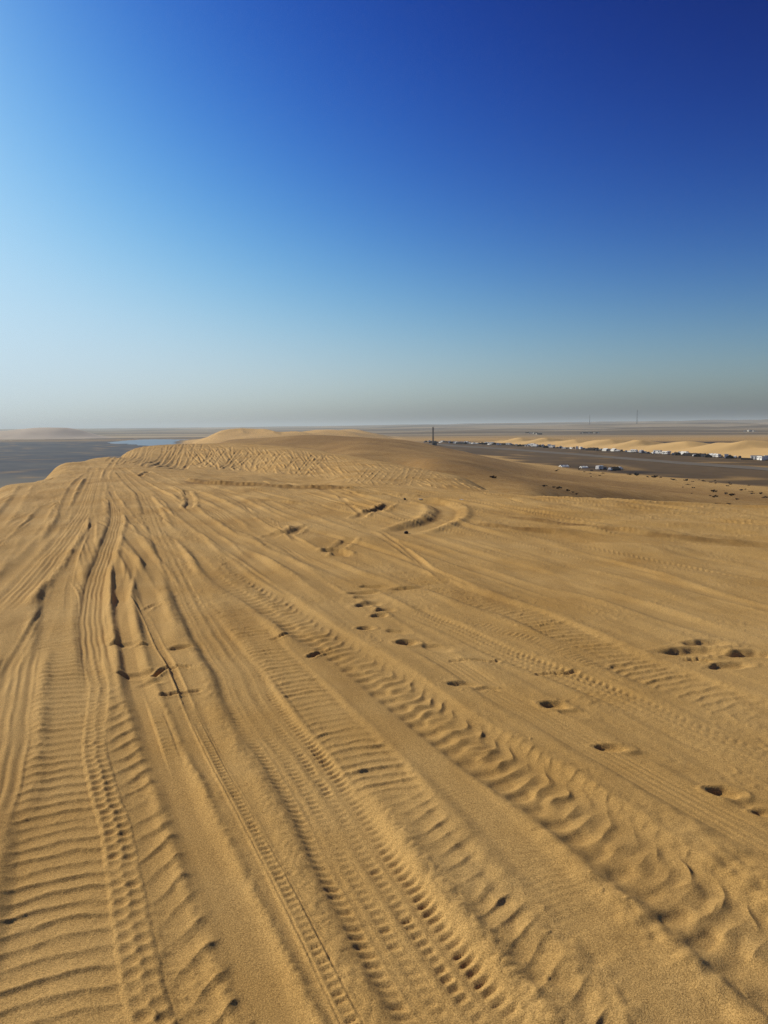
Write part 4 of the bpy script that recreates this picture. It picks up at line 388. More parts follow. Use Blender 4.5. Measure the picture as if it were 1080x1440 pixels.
def sand_surface():
    az, r = make_grid()
    na, nr = len(az), len(r)
    X = (r[:, None] * np.sin(az)[None]).ravel(); Y = (r[:, None] * np.cos(az)[None]).ravel()
    B = sample_macro(MAC, X, Y)
    rr = np.repeat(r, na)
    dune = sstep(-19.6, -17.5, B) * (1 - sstep(1350, 1700, rr))
    near = np.nonzero((rr < 130) & (np.abs(np.tile(az, nr)) < R(60)))[0]
    x, y = X[near], Y[near]
    u, v = along(x, y)
    Z = .022 * noise(u / 7, v / 1.5, 1) + .010 * noise(u / 2.6, v / .55, 2) + .014 * noise(x / 1.4, y / 1.4, 3) \
        + .006 * noise(u / 1.2, v / .16, 12) + .0022 * noise(u / .7, v / .06, 11)
    # rough, churned sand in the lower right and soft mounds on the left
    rough = np.exp(-((x - 1.05) / .9) ** 2 - ((y - 2.25) / .75) ** 2)
    Z += rough * (.011 * noise(x / .13, y / .10, 4) + .006 * noise(x / .055, y / .05, 5))
    left = np.exp(-((x + 2.1) / .55) ** 2 - ((y - 5.2) / 1.6) ** 2)
    Z += left * (.05 * noise(x / .6, y / .7, 6) + .03)
    mid = sstep(4, 9, y)
    Z += mid * (.02 * noise(u / 3.0, v / .8, 13) + .010 * noise(u / .9, v / .3, 14))
    # low wind-swept swells across the far right of the dune top
    rt = sstep(1.5, 4, x) * sstep(6, 10, y)
    Z += rt * (.045 * noise((x * .94 - y * .34) / 5.0, (x * .34 + y * .94) / .9, 15) + .02 * noise((x * .94 - y * .34) / 2.2, (x * .34 + y * .94) / .35, 16))
    Z += .006 * sstep(30, 60, np.hypot(x, y)) * noise(x / 2.0, y / 2.0, 17)
    T = .0016 * noise(x / .16, y / .12, 7) + .0006 * noise(x / .05, y / .05, 8) + .0003 * noise(x / .022, y / .022, 9)
    T += .005 * sstep(.05, .5, noise(x / .55, y / .45, 27)) * np.maximum(noise(x / .045, y / .04, 28), 0)
    T += .004 * sstep(.62, .85, noise(x / .055, y / .05, 47)) * sstep(-.1, .4, noise(x / 1.1, y / .9, 48))   # small clods
    T *= np.where(np.hypot(x, y) < 12, 1, 2.2)
    seed = 100
    rg = random.Random(5)
    for k in range(46):                                   # faint old tracks, half blown over
        v0 = rg.uniform(-5, 17); u0 = rg.uniform(2, 12); L = rg.uniform(5, 16); bend = rg.uniform(-.05, .05)
        tt = np.linspace(0, 1, 6); uu = u0 + tt * L; vv = v0 + bend * (uu - u0) + .12 * np.sin(tt * rg.uniform(2, 5) + rg.uniform(0, 6))
        pts = np.column_stack([uu * math.sin(DIR) + vv * math.cos(DIR), uu * math.cos(DIR) - vv * math.sin(DIR)])
        kind = rg.choice(['lines', 'bars', 'fine', 'smooth', 'smooth'])
        press_track(Z, T, x, y, kind, rg.uniform(.18, .3), rg.uniform(.008, .02), rg.uniform(.006, .014), rg.uniform(.05, .09), rg.uniform(.003, .007), .6, .6, pts, seed, 2.0)
        seed += 40
    for k in range(90):                                   # narrow, half-filled wheel lines crossing the dune top
        v0 = rg.uniform(-7, 20); u0 = rg.uniform(4.5, 17); L = rg.uniform(4, 13); bend = rg.uniform(-.14, .14)
        tt = np.linspace(0, 1, 6); uu = u0 + tt * L; vv = v0 + bend * (uu - u0) + .2 * np.sin(tt * rg.uniform(2, 5) + rg.uniform(0, 6))
        pts = np.column_stack([uu * math.sin(DIR) + vv * math.cos(DIR), uu * math.cos(DIR) - vv * math.sin(DIR)])
        press_track(Z, T, x, y, 'smooth', rg.uniform(.05, .13), rg.uniform(.006, .014), rg.uniform(.004, .009), .1, 0, rg.uniform(.4, 1), rg.uniform(.4, 1), pts, seed, 1.5)
        seed += 40
    for w, lam, amp, pts in LUMPS:
        throw_lumps(T, x, y, w, lam, amp, pts, seed); seed += 40
    for kind, w, d, b, lam, amp, bl, br, pts in TRACKS:
        press_track(Z, T, x, y, kind, w, d, b, lam, amp, bl, br, pts, seed, 1.6 if pts[0][1] > 9 else .7)
        seed += 40
    for w, d, b, pts in HATCH:                             # criss-crossing ruts on the second dune
        press_track(Z, T, x, y, 'smooth', w, d, b, 1, 0, .8, .8, pts, seed, 2.5)
        seed += 40
    for w, d, rim, pts in SCARS:
        press_scar(Z, T, x, y, w, d, rim, pts, seed); seed += 40
    for h, run, pts in CLIFFS:
        raise_bank(Z, x, y, h, run, pts, seed); seed += 40
    for fx, fy, ln, wd, d, a in FEET:
        press_foot(Z, T, x, y, fx, fy, ln, wd, d, a, seed); seed += 40
    T = np.where(T < -.006, -.006 - .010 * np.tanh((-.006 - T) / .010), T)
    Zf = B + land_far(X, Y, rr)
    Zf[near] += (Z + T) * (1 - sstep(90, 128, rr[near])) * np.maximum(dune[near], 0)
    # far slopes: gentle swells; plains: almost flat
    far = rr > 60
    Zf[far] += dune[far] * sstep(60, 140, rr[far]) * (.5 * noise(X[far] / 28, Y[far] / 28, 18) + .16 * noise(X[far] / 9, Y[far] / 9, 19) + .05 * noise(X[far] / 3.5, Y[far] / 3.5, 29))
    big = dune * sstep(420, 700, rr)
    Zf += big * (.8 - 3.6 * np.abs(noise(X / 105, Y / 170, 20)) + .6 * noise(X / 45, Y / 60, 21))
    for bx, by, bh, ba, bb, rot in BARCHANS:               # sharp-crested dunes far along the ridge
        k = np.nonzero((np.abs(X - bx) < 2 * bb) & (np.abs(Y - by) < 2 * bb))[0]
        dx, dy = X[k] - bx, Y[k] - by
        uu = dx * math.cos(rot) + dy * math.sin(rot) + 5 * noise(X[k] / 30, Y[k] / 30, 44); vv = -dx * math.sin(rot) + dy * math.cos(rot)
        dd = np.where(uu < 0, -uu / (ba * 1.25), uu / (ba * .75)) + (vv / bb) ** 2
        Zf[k] += bh * np.maximum(1 - dd, 0) ** 1.15
    Zf += (1 - dune) * sstep(60, 200, rr) * (.12 * noise(X / 40, Y / 40, 22))
    # what the ground is made of: R dark salt flat, G gravel plain, B pale crust
    right = sstep(-.12, .02, np.arctan2(X, np.maximum(Y, 1e-3)))
    flat = 1 - sstep(-19.95, -19.2, B + .5 * noise(X / 22, Y / 22, 23) * (B < -18.5))
    fark = sstep(1250, 1750, rr + 180 * noise(X / 500, Y / 300, 24))
    sabkha = flat * (1 - right) * (1 - .8 * fark)
    gravel = flat * right * (1 - .75 * sstep(900, 1150, rr + 120 * noise(X / 300, Y / 200, 25)))
    pale = np.clip(.5 + 1.5 * noise(X / 1500, Y / 260, 26) + .7 * noise(X / 420, Y / 120, 27), 0, 1)
    # on the plains the third channel says where sand is mixed in (left) or where the dark band runs (right)
    pale = np.where(sabkha > .3, sstep(480, 250, rr + 60 * noise(X / 120, Y / 60, 33)) * .8, pale)
    di, ds, dt, dl = near_path(DARKBAND, X, Y, 26, 12)
    band = np.zeros(len(X)); band[di] = np.exp(-(dt / 9) ** 2) * sstep(-.45, .2, noise(X[di] / 22, Y[di] / 22, 34)) * sstep(0, 40, ds) * sstep(0, 40, dl - ds)
    pale = np.where((gravel > .3) & (rr < 900), band, pale)
    C = np.ones((len(X), 4), np.float32)
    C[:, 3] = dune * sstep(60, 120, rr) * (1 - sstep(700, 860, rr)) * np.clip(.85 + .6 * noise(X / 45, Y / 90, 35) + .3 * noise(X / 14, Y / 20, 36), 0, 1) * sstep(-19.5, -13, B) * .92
    # shade of the little scarps and the curved rut's wall, painted into the sand
    for pth, wd in SCARP_SHADE:
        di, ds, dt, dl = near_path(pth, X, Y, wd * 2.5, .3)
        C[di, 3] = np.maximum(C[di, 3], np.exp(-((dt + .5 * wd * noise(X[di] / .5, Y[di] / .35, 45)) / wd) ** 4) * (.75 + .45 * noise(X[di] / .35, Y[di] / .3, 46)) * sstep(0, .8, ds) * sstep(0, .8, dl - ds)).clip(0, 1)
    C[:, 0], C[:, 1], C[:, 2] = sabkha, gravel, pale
    # regions of the ground, each its own mesh
    lip_r = np.interp(np.tile(az, nr), [p[0] for p in LIPS], [p[1] for p in LIPS])
    reg = np.where(rr < lip_r * 1.03 + .2, 0, np.where(B < -19.75, np.where(X > np.minimum(0, 0), 3, 2), 1))
    reg = np.where(rr > 1300, 4, reg)
    ii = np.arange(nr - 1)[:, None] * na; jj = np.arange(na)[None]; j2 = (jj + 1) % na
    F = np.stack([ii + jj, ii + j2, ii + na + j2, ii + na + jj], -1).reshape(-1, 4)[:, ::-1]
    co = np.column_stack([X, Y, Zf]).astype(np.float32)
    # close the middle under the viewer's feet
    fr = reg[F[:, 0]]
    # vertex normals of the whole sheet, so that regions meet without a seam
    out = []
    for k, name in enumerate(('sand_dune', 'dune_slope', 'salt_flat', 'gravel_plain', 'desert')):
        fk = F[fr == k]
        if not len(fk):
            continue
        vid, inv = np.unique(fk, return_inverse=True)
        inv = inv.reshape(-1, 4)
        cv = co[vid]
        if k == 0:
            first = np.searchsorted(vid, np.arange(na))
            cv = np.vstack([cv, [[0, 0, float(co[:na, 2].mean())]]]).astype(np.float32)
            c0 = len(cv) - 1
            tri = np.column_stack([first, np.roll(first, -1), np.full(na, c0)])[:, ::-1]
            loops = np.concatenate([inv.ravel(), tri.ravel()])
            starts = np.concatenate([np.arange(len(inv)) * 4, len(inv) * 4 + np.arange(na) * 3])
            col = np.vstack([C[vid], C[:1]])
        else:
            loops = inv.ravel(); starts = np.arange(len(inv)) * 4; col = C[vid]
        me = bpy.data.meshes.new(name)
        me.vertices.add(len(cv)); me.vertices.foreach_set('co', cv.ravel())
        me.loops.add(len(loops)); me.loops.foreach_set('vertex_index', loops.astype(np.int32))
        me.polygons.add(len(starts)); me.polygons.foreach_set('loop_start', starts.astype(np.int32))
        me.polygons.foreach_set('use_smooth', np.ones(len(starts), bool))
        me.update(calc_edges=True)
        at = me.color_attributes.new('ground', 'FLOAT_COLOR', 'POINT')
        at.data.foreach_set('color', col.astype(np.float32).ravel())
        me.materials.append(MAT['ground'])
        o = bpy.data.objects.new(name, me); COL.objects.link(o)
        o['kind'] = 'structure'
        out.append(o)
    return out


# ------------------------------------------------------------------ materials
MAT = {}


def new_mat(name):
    m = bpy.data.materials.new(name); m.use_nodes = True
    nt = m.node_tree
    b = nt.nodes['Principled BSDF']
    MAT[name] = m
    return m, nt, b


def simple(name, col, rough=.7, spec=.3, var=.12, scale=3.0, metal=0):
    m, nt, b = new_mat(name)
    n = nt.nodes.new('ShaderNodeTexNoise'); n.inputs['Scale'].default_value = scale; n.inputs['Detail'].default_value = 4
    g = nt.nodes.new('ShaderNodeNewGeometry'); nt.links.new(g.outputs['Position'], n.inputs['Vector'])
    mx = nt.nodes.new('ShaderNodeMix'); mx.data_type = 'RGBA'
    mx.inputs[6].default_value = tuple(c * (1 - var) for c in col) + (1,)
    mx.inputs[7].default_value = tuple(min(1, c * (1 + var)) for c in col) + (1,)
    nt.links.new(n.outputs['Fac'], mx.inputs[0]); nt.links.new(mx.outputs[2], b.inputs['Base Color'])
    b.inputs['Roughness'].default_value = rough; b.inputs['Specular IOR Level'].default_value = spec
    b.inputs['Metallic'].default_value = metal
    return m


def ground_material():
    m, nt, b = new_mat('ground')
    N, L = nt.nodes.new, nt.links.new
    geo = N('ShaderNodeNewGeometry'); pos = geo.outputs['Position']
    att = N('ShaderNodeAttribute'); att.attribute_name = 'ground'
    sep = N('ShaderNodeSeparateColor'); L(att.outputs['Color'], sep.inputs[0])

    def tex(scale, detail=3, rough=.55, vec=None):
        t = N('ShaderNodeTexNoise'); t.inputs['Scale'].default_value = scale; t.inputs['Detail'].default_value = detail
        t.inputs['Roughness'].default_value = rough
        L(vec or pos, t.inputs['Vector']); return t.outputs['Fac']

    def mapping(sc, rot=0):
        mp = N('ShaderNodeMapping'); mp.inputs['Scale'].default_value = sc; mp.inputs['Rotation'].default_value = (0, 0, rot)
        L(pos, mp.inputs['Vector']); return mp.outputs[0]

    def ramp(f, a, bb):
        r = N('ShaderNodeMapRange'); r.inputs['From Min'].default_value = a; r.inputs['From Max'].default_value = bb
        L(f, r.inputs['Value']); return r.outputs[0]

    def mix(f, a, c, mode='MIX'):
        x = N('ShaderNodeMix'); x.data_type = 'RGBA'; x.blend_type = mode
        for s, i in ((f, 0), (a, 6), (c, 7)):
            if isinstance(s, (int, float)):
                x.inputs[i].default_value = s
            elif isinstance(s, tuple):
                x.inputs[i].default_value = s + (1,)
            else:
                L(s, x.inputs[i])
        return x.outputs[2]

    dist = N('ShaderNodeVectorMath'); dist.operation = 'LENGTH'; L(pos, dist.inputs[0])
    # sand: two tints in broad patches, streaks of coarser dark grains, single grains
    broad = ramp(tex(.55, 4, .6), .35, .65)
    sand = mix(broad, (.46, .262, .075), (.56, .345, .12))
    streak = ramp(tex(1.0, 4, .6, mapping((1.6, .3, 1.), R(-20.5))), .52, .72)
    sand = mix(streak, sand, mix(1.0, sand, (.80, .77, .73), 'MULTIPLY'))
    g1 = ramp(tex(190, 2, .7), .36, .64)
    g2 = ramp(tex(430, 1, .6), .36, .64)
    grain = N('ShaderNodeMath'); grain.operation = 'MULTIPLY_ADD'; grain.inputs[1].default_value = .55
    L(g1, grain.inputs[0])
    gg = N('ShaderNodeMath'); gg.operation = 'MULTIPLY'; gg.inputs[1].default_value = .45; L(g2, gg.inputs[0]); L(gg.outputs[0], grain.inputs[2])
    sand = mix(1.0, sand, mix(grain.outputs[0], (.46, .44, .40), (1.50, 1.52, 1.56)), 'MULTIPLY')
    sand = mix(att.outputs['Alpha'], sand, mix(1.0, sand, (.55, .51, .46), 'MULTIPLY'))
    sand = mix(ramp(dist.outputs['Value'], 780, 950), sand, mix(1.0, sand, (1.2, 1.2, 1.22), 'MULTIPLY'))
    # dark salt flat on the left
    sb = ramp(tex(.006, 6, .62, mapping((1., 2.0, 1.))), .32, .7)
    sab = mix(sb, (.032, .045, .070), (.105, .108, .105))
    fine = ramp(tex(.09, 4, .65), .3, .7)
    sab = mix(.35, sab, mix(fine, (.022, .034, .055), (.13, .13, .125)))
    sab = mix(sep.outputs['Blue'], sab, (.20, .175, .125))
    # gravel plain on the right
    gb = ramp(tex(.012, 5, .62, mapping((1.0, .35, 1.))), .34, .68)
    gra = mix(gb, (.085, .051, .020), (.15, .094, .042))
    gra = mix(.3, gra, mix(fine, (.05, .032, .015), (.16, .105, .052)))
    gra = mix(sep.outputs['Blue'], gra, (.028, .018, .014))
    # far desert, pale and dark stretches
    farc = mix(sep.outputs['Blue'], (.15, .108, .062), (.48, .355, .205))
    fk = ramp(dist.outputs['Value'], 1250, 1700)
    base = mix(fk, sand, farc)
    base = mix(sep.outputs['Red'], base, sab)
    base = mix(sep.outputs['Green'], base, gra)
    L(base, b.inputs['Base Color'])
    b.inputs['Roughness'].default_value = .95; b.inputs['Specular IOR Level'].default_value = .12
    # grains stand out a little in relief
    bp = N('ShaderNodeBump'); bp.inputs['Strength'].default_value = .55; bp.inputs['Distance'].default_value = .0025
    L(grain.outputs[0], bp.inputs['Height'])
    bp2 = N('ShaderNodeBump'); bp2.inputs['Strength'].default_value = .6; bp2.inputs['Distance'].default_value = .0022
    L(tex(38, 4, .6), bp2.inputs['Height']); L(bp2.outputs[0], bp.inputs['Normal'])
    L(bp.outputs[0], b.inputs['Normal'])
    return m


# ------------------------------------------------------------------ object helpers
def link(name, bm, mats, parent=None, smooth=False):
    me = bpy.data.meshes.new(name)
    bmesh.ops.recalc_face_normals(bm, faces=bm.faces)
    bm.to_mesh(me); bm.free()
    for m in (mats if isinstance(mats, (list, tuple)) else [mats]):
        me.materials.append(MAT[m])
    if smooth:
        me.polygons.foreach_set('use_smooth', np.ones(len(me.polygons), bool))
    o = bpy.data.objects.new(name, me); COL.objects.link(o)
    if parent:
        o.parent = parent
    return o


def tag(o, label, cat, group=None):
    o['label'] = label; o['category'] = cat
    if group:
        o['group'] = group
    return o


def box(bm, c, s, mat=0, taper=(1, 1), shear=0, bev=0):
    """Box of size s about c; the top is scaled by taper and moved along x by shear."""
    vs = []
    for z in (-.5, .5):
        for x, y in ((-.5, -.5), (.5, -.5), (.5, .5), (-.5, .5)):
            k = taper if z > 0 else (1, 1)
            vs.append(bm.verts.new((c[0] + x * s[0] * k[0] + (shear if z > 0 else 0), c[1] + y * s[1] * k[1], c[2] + z * s[2])))
    fs = [bm.faces.new([vs[i] for i in q]) for q in ((3, 2, 1, 0), (4, 5, 6, 7), (0, 1, 5, 4), (1, 2, 6, 5), (2, 3, 7, 6), (3, 0, 4, 7))]
    if bev:
        es = list({e for f in fs for e in f.edges})
        r = bmesh.ops.bevel(bm, geom=es, offset=bev, segments=2, affect='EDGES', profile=.6)
        fs = list({f for v in r['verts'] for f in v.link_faces} | {f for f in fs if f.is_valid})
    for f in fs:
        f.material_index = mat
    return fs


def tube(bm, a, b, ra, rb=None, n=8, mat=0, caps=True):
    a, b = np.array(a, float), np.array(b, float)
    d = b - a; L = np.linalg.norm(d); d /= L
    up = np.array([0, 0, 1.]) if abs(d[2]) < .9 else np.array([1., 0, 0])
    s = np.cross(d, up); s /= np.linalg.norm(s); t = np.cross(s, d)
    rb = ra if rb is None else rb
    A = [bm.verts.new(a + ra * (math.cos(2 * math.pi * i / n) * s + math.sin(2 * math.pi * i / n) * t)) for i in range(n)]
    B = [bm.verts.new(b + rb * (math.cos(2 * math.pi * i / n) * s + math.sin(2 * math.pi * i / n) * t)) for i in range(n)]
    fs = [bm.faces.new((A[i], A[(i + 1) % n], B[(i + 1) % n], B[i])) for i in range(n)]
    if caps:
        fs += [bm.faces.new(A[::-1]), bm.faces.new(B)]
    for f in fs:
        f.material_index = mat


def put(o, x, y, rz=0, sink=.04, scale=1):
    o.location = (x, y, gz(x, y) - sink)
    o.rotation_euler = (0, 0, rz)
    if scale != 1:
        o.scale = (scale,) * 3


def copy_of(o, name=None):
    c = o.copy(); COL.objects.link(c)
    for ch in o.children:
        d = ch.copy(); COL.objects.link(d); d.parent = c
    return c


# ------------------------------------------------------------------ vehicles, tents and cabins
def wheels(bm, xs, hy, rad, mat, hub=None):
    for x in xs:
        for s in (-1, 1):
            tube(bm, (x, s * (hy - .2), rad), (x, s * hy, rad), rad, n=12, mat=mat)
            if hub is not None:
                tube(bm, (x, s * hy, rad), (x, s * (hy + .02), rad), rad * .55, n=8, mat=hub)


def suv_bm():
    bm = bmesh.new()
    box(bm, (0, 0, .78), (4.8, 1.9, .72), 0, (.985, .94), 0, .09)
    box(bm, (-.35, 0, 1.46), (3.3, 1.74, .66), 0, (.80, .84), -.1, .07)
    for s in (-1, 1):
        for x, w in ((-1.35, .7), (-.4, .85), (.6, .8)):
            box(bm, (x - .08, s * .80, 1.46), (w, .05, .4), 1, (.86, 1))
    box(bm, (1.15, 0, 1.45), (.05, 1.4, .45), 1, (1, .85), -.28); box(bm, (-1.86, 0, 1.45), (.05, 1.35, .4), 1, (1, .85), .14)
    for s in (-1, 1):
        box(bm, (2.39, s * .7, .92), (.06, .35, .18), 3); box(bm, (-2.39, s * .78, .95), (.06, .2, .25), 3)
    wheels(bm, (-1.45, 1.45), .96, .40, 2, 3)
    return bm


def pickup_bm():
    bm = bmesh.new()
    box(bm, (0, 0, .8), (5.3, 1.9, .6), 0, (.985, .95), 0, .08)
    box(bm, (.35, 0, 1.42), (2.1, 1.72, .7), 0, (.74, .85), -.08, .07)
    for s in (-1, 1):
        box(bm, (.3, s * .80, 1.42), (1.4, .05, .4), 1, (.82, 1)); box(bm, (-1.7, s * .88, 1.2), (1.8, .1, .35), 0)
    box(bm, (-2.58, 0, 1.2), (.1, 1.8, .35), 0); box(bm, (1.3, 0, 1.42), (.05, 1.4, .45), 1, (1, .85), -.22)
    wheels(bm, (-1.65, 1.6), .96, .41, 2, 3)
    return bm


def caravan_bm():
    bm = bmesh.new()
    box(bm, (0, 0, 1.62), (5.6, 2.3, 2.1), 0, (.94, .97), 0, .22)
    for s in (-1, 1):
        for x in (-1.7, .2, 1.9):
            box(bm, (x, s * 1.14, 1.85), (1.0, .06, .6), 1)
        box(bm, (0, s * 1.155, 1.05), (5.2, .04, .16), 3)
    box(bm, (-.85, -1.16, 1.5), (.65, .05, 1.75), 3); box(bm, (2.76, 0, 1.9), (.06, 1.4, .6), 1)
    box(bm, (.8, 0, 2.72), (.7, .7, .14), 3)
    tube(bm, (2.7, .5, .6), (3.9, 0, .5), .06, mat=2); tube(bm, (2.7, -.5, .6), (3.9, 0, .5), .06, mat=2)
    wheels(bm, (-.35, .4), 1.1, .34, 2, 3)
    return bm


def cabin_bm():
    bm = bmesh.new()
    box(bm, (0, 0, 1.5), (6.2, 2.5, 2.5), 0, bev=.05)
    box(bm, (0, 0, 2.8), (6.5, 2.8, .12), 3)
    for s in (-1, 1):
        for x in (-1.9, 1.9):
            box(bm, (x, s * 1.26, 1.8), (1.1, .06, .8), 1)
    box(bm, (.1, -1.27, 1.3), (.9, .06, 2.0), 3)
    for x in (-2.7, 0, 2.7):
        for y in (-1, 1):
            box(bm, (x, y, .13), (.3, .3, .3), 2)
    return bm


def truck_bm():
    bm = bmesh.new()
    box(bm, (-1.0, 0, 2.05), (5.2, 2.4, 2.3), 0, bev=.05)
    box(bm, (2.7, 0, 1.5), (1.8, 2.2, 1.9), 0, (.82, .95), -.12, .1)
    box(bm, (3.58, 0, 1.85), (.06, 1.8, .7), 1, (1, .9), -.1)
    for s in (-1, 1):
        box(bm, (2.75, s * 1.1, 1.85), (.9, .06, .6), 1)
    box(bm, (.2, 0, .72), (6.6, 1.0, .25), 2)
    wheels(bm, (-2.4, 2.6), 1.2, .5, 2, 3)
    return bm


def ridge_tent_bm(l, w, h, wall):
    bm = bmesh.new()
    tent_canvas(bm, l, w, h, wall)
    for part in tent_fittings(l, w, h, wall):
        part[1](bm, part[2])
    return bm


def tent_fittings(l, w, h, wall):
    """(name, builder, material slot) for each pole, flap and guy line."""
    out = []
    for s in (-1, 1):
        out.append(('pole', lambda b, m, s=s: tube(b, (s * l * .5, 0, h - .05), (s * (l * .5 + .04), 0, h + .35), .05, mat=m), 2))
        out.append(('door_flap', lambda b, m, s=s: box(b, (s * (l * .5 + .03), 0, wall * .55), (.04, w * .3, wall * 1.1), m), 1))
        for q in (-1, 1):
            out.append(('guy_line', lambda b, m, s=s, q=q: tube(b, (s * l * .5, q * w * .5, wall), (s * (l * .5 + 1.2), q * (w * .5 + .8), .02), .025, n=4, mat=m), 2))
    return out


def tent_canvas(bm, l, w, h, wall):
    """Short walls and a sagging pitched roof."""
    n = 8
    rows = []
    for i in range(n + 1):
        x = l * (i / n - .5)
        sag = .10 * h * math.sin(math.pi * ((i / n * 2) % 1))
        rows.append([bm.verts.new(p) for p in ((x, -w / 2 * 1.05, 0), (x, -w / 2, wall), (x, -w * .2, (wall + h) / 2 * .98 - sag), (x, 0, h - sag),
                                               (x, w * .2, (wall + h) / 2 * .98 - sag), (x, w / 2, wall), (x, w / 2 * 1.05, 0))])
    for a, b in zip(rows[:-1], rows[1:]):
        for k in range(6):
            bm.faces.new((a[k], a[k + 1], b[k + 1], b[k]))
    bm.faces.new(rows[0]); bm.faces.new(rows[-1][::-1])
    for f in bm.faces:
        f.material_index = 0


def shrub_bm(seed, w=1.0, h=.55):
    rg = random.Random(seed)
    bm = bmesh.new()
    for k in range(7):                                     # woody stems
        a = rg.uniform(0, 6.28)
        tube(bm, (0, 0, -.05), (math.cos(a) * w * rg.uniform(.2, .6), math.sin(a) * w * rg.uniform(.2, .6), h * rg.uniform(.5, .9)), .02, .008, 4, 1, False)
    clumps = [(rg.uniform(-.7, .7) * w, rg.uniform(-.7, .7) * w, rg.uniform(.25, .7) * h, rg.uniform(.25, .45)) for _ in range(9)]
    for cx, cy, cz, cr in clumps:
        for _ in range(44):
            d = np.array([rg.gauss(0, 1), rg.gauss(0, 1), rg.gauss(0, 1)]); d /= np.linalg.norm(d)
            p = np.array([cx, cy, cz]) + d * cr * np.array([w, w, h]) * rg.uniform(.4, 1)
            if p[2] < .01:
                p[2] = rg.uniform(.01, .1)
            q = np.array([rg.gauss(0, 1), rg.gauss(0, 1), rg.gauss(0, 1)]); q /= np.linalg.norm(q)
            t = np.cross(d, q); s = rg.uniform(.05, .1)
            f = bm.faces.new([bm.verts.new(p + q * s * 1.6), bm.verts.new(p + t * s * .6), bm.verts.new(p - q * s * 1.6), bm.verts.new(p - t * s * .6)])
    return bm


def lattice_bm(h, w0, w1, bays, rod, plat=None):
    bm = bmesh.new()
    cor = [(-1, -1), (1, -1), (1, 1), (-1, 1)]
    def p(k, i):
        z = h * i / bays; w = (w0 + (w1 - w0) * i / bays) / 2
        return (cor[k][0] * w, cor[k][1] * w, z)
    for k in range(4):
        for i in range(bays):
            tube(bm, p(k, i), p(k, i + 1), rod, n=4, caps=False)
            tube(bm, p(k, i), p((k + 1) % 4, i + 1), rod * .7, n=4, caps=False)
            tube(bm, p((k + 1) % 4, i), p(k, i + 1), rod * .7, n=4, caps=False)
            tube(bm, p(k, i + 1), p((k + 1) % 4, i + 1), rod * .7, n=4, caps=False)
    return bm


ground_material()
simple('white_paint', (.84, .80, .72), .45, .4, .06, .8)
simple('dark_glass', (.02, .025, .03), .15, .5, .1)
simple('rubber', (.02, .02, .02), .8, .2)
simple('grey_trim', (.28, .27, .26), .5, .4)
simple('dark_paint', (.035, .035, .045), .35, .5, .2, .8)
simple('silver_paint', (.32, .33, .34), .4, .5, .08, .8)
simple('dark_cloth', (.035, .028, .024), .9, .1, .3, 1.2)
simple('white_cloth', (.72, .69, .62), .85, .1, .08, .7)
simple('steel', (.10, .085, .075), .6, .4, .3, 1.0)
simple('leaf', (.022, .018, .016), .8, .15, .35, 2.0)
simple('wood', (.07, .05, .035), .9, .1, .3, 5)
simple('plastic', (.72, .72, .70), .5, .4, .05, 20)
simple('road_gravel', (.165, .135, .10), .95, .1, .18, .12)

ground_parts = sand_surface()

# ---- far hill behind the salt flat
def sheet(name, P, mat, closed=None):
    """Grid of points P[i][j] as one mesh."""
    P = np.asarray(P, float); n, m = P.shape[:2]
    me = bpy.data.meshes.new(name)
    F = [(i * m + j, i * m + j + 1, (i + 1) * m + j + 1, (i + 1) * m + j) for i in range(n - 1) for j in range(m - 1)]
    me.from_pydata(P.reshape(-1, 3).tolist(), [], F)
    bm = bmesh.new(); bm.from_mesh(me); bmesh.ops.recalc_face_normals(bm, faces=bm.faces)
    if sum(f.normal.z for f in bm.faces) < 0:
        bmesh.ops.reverse_faces(bm, faces=bm.faces)
    bm.to_mesh(me); bm.free()
    me.polygons.foreach_set('use_smooth', np.ones(len(me.polygons), bool))
    me.materials.append(MAT[mat])
    o = bpy.data.objects.new(name, me); COL.objects.link(o); o['kind'] = 'structure'
    return o

hx = np.array([h[0] for h in HILL]); hz = np.array([h[1] for h in HILL])
xs = np.linspace(hx[0], hx[-1], 140); P_ = []
H_ = hermite(hx, hz, xs)
for v in np.linspace(-1, 1, 40):
    wv = 150 + 60 * noise(xs / 300, xs * 0 + .3, 40)
    yy = HILL_Y + v * wv + 30 * noise(xs / 160, xs * 0 + 2.3, 41)
    pr = (1 - sstep(0, 1, np.abs(v + .12 * noise(xs / 90, xs * 0 + v, 42))))
    zz = -21.5 + (H_ + 21.5) * pr + pr * (1 - pr) * 3 * noise(xs / 45, yy / 40, 43)
    P_.append(np.column_stack([xs, yy, zz]))
simple('hill_sand', (.58, .47, .35), .95, .1, .14, .02)
sheet('hill', P_, 'hill_sand')

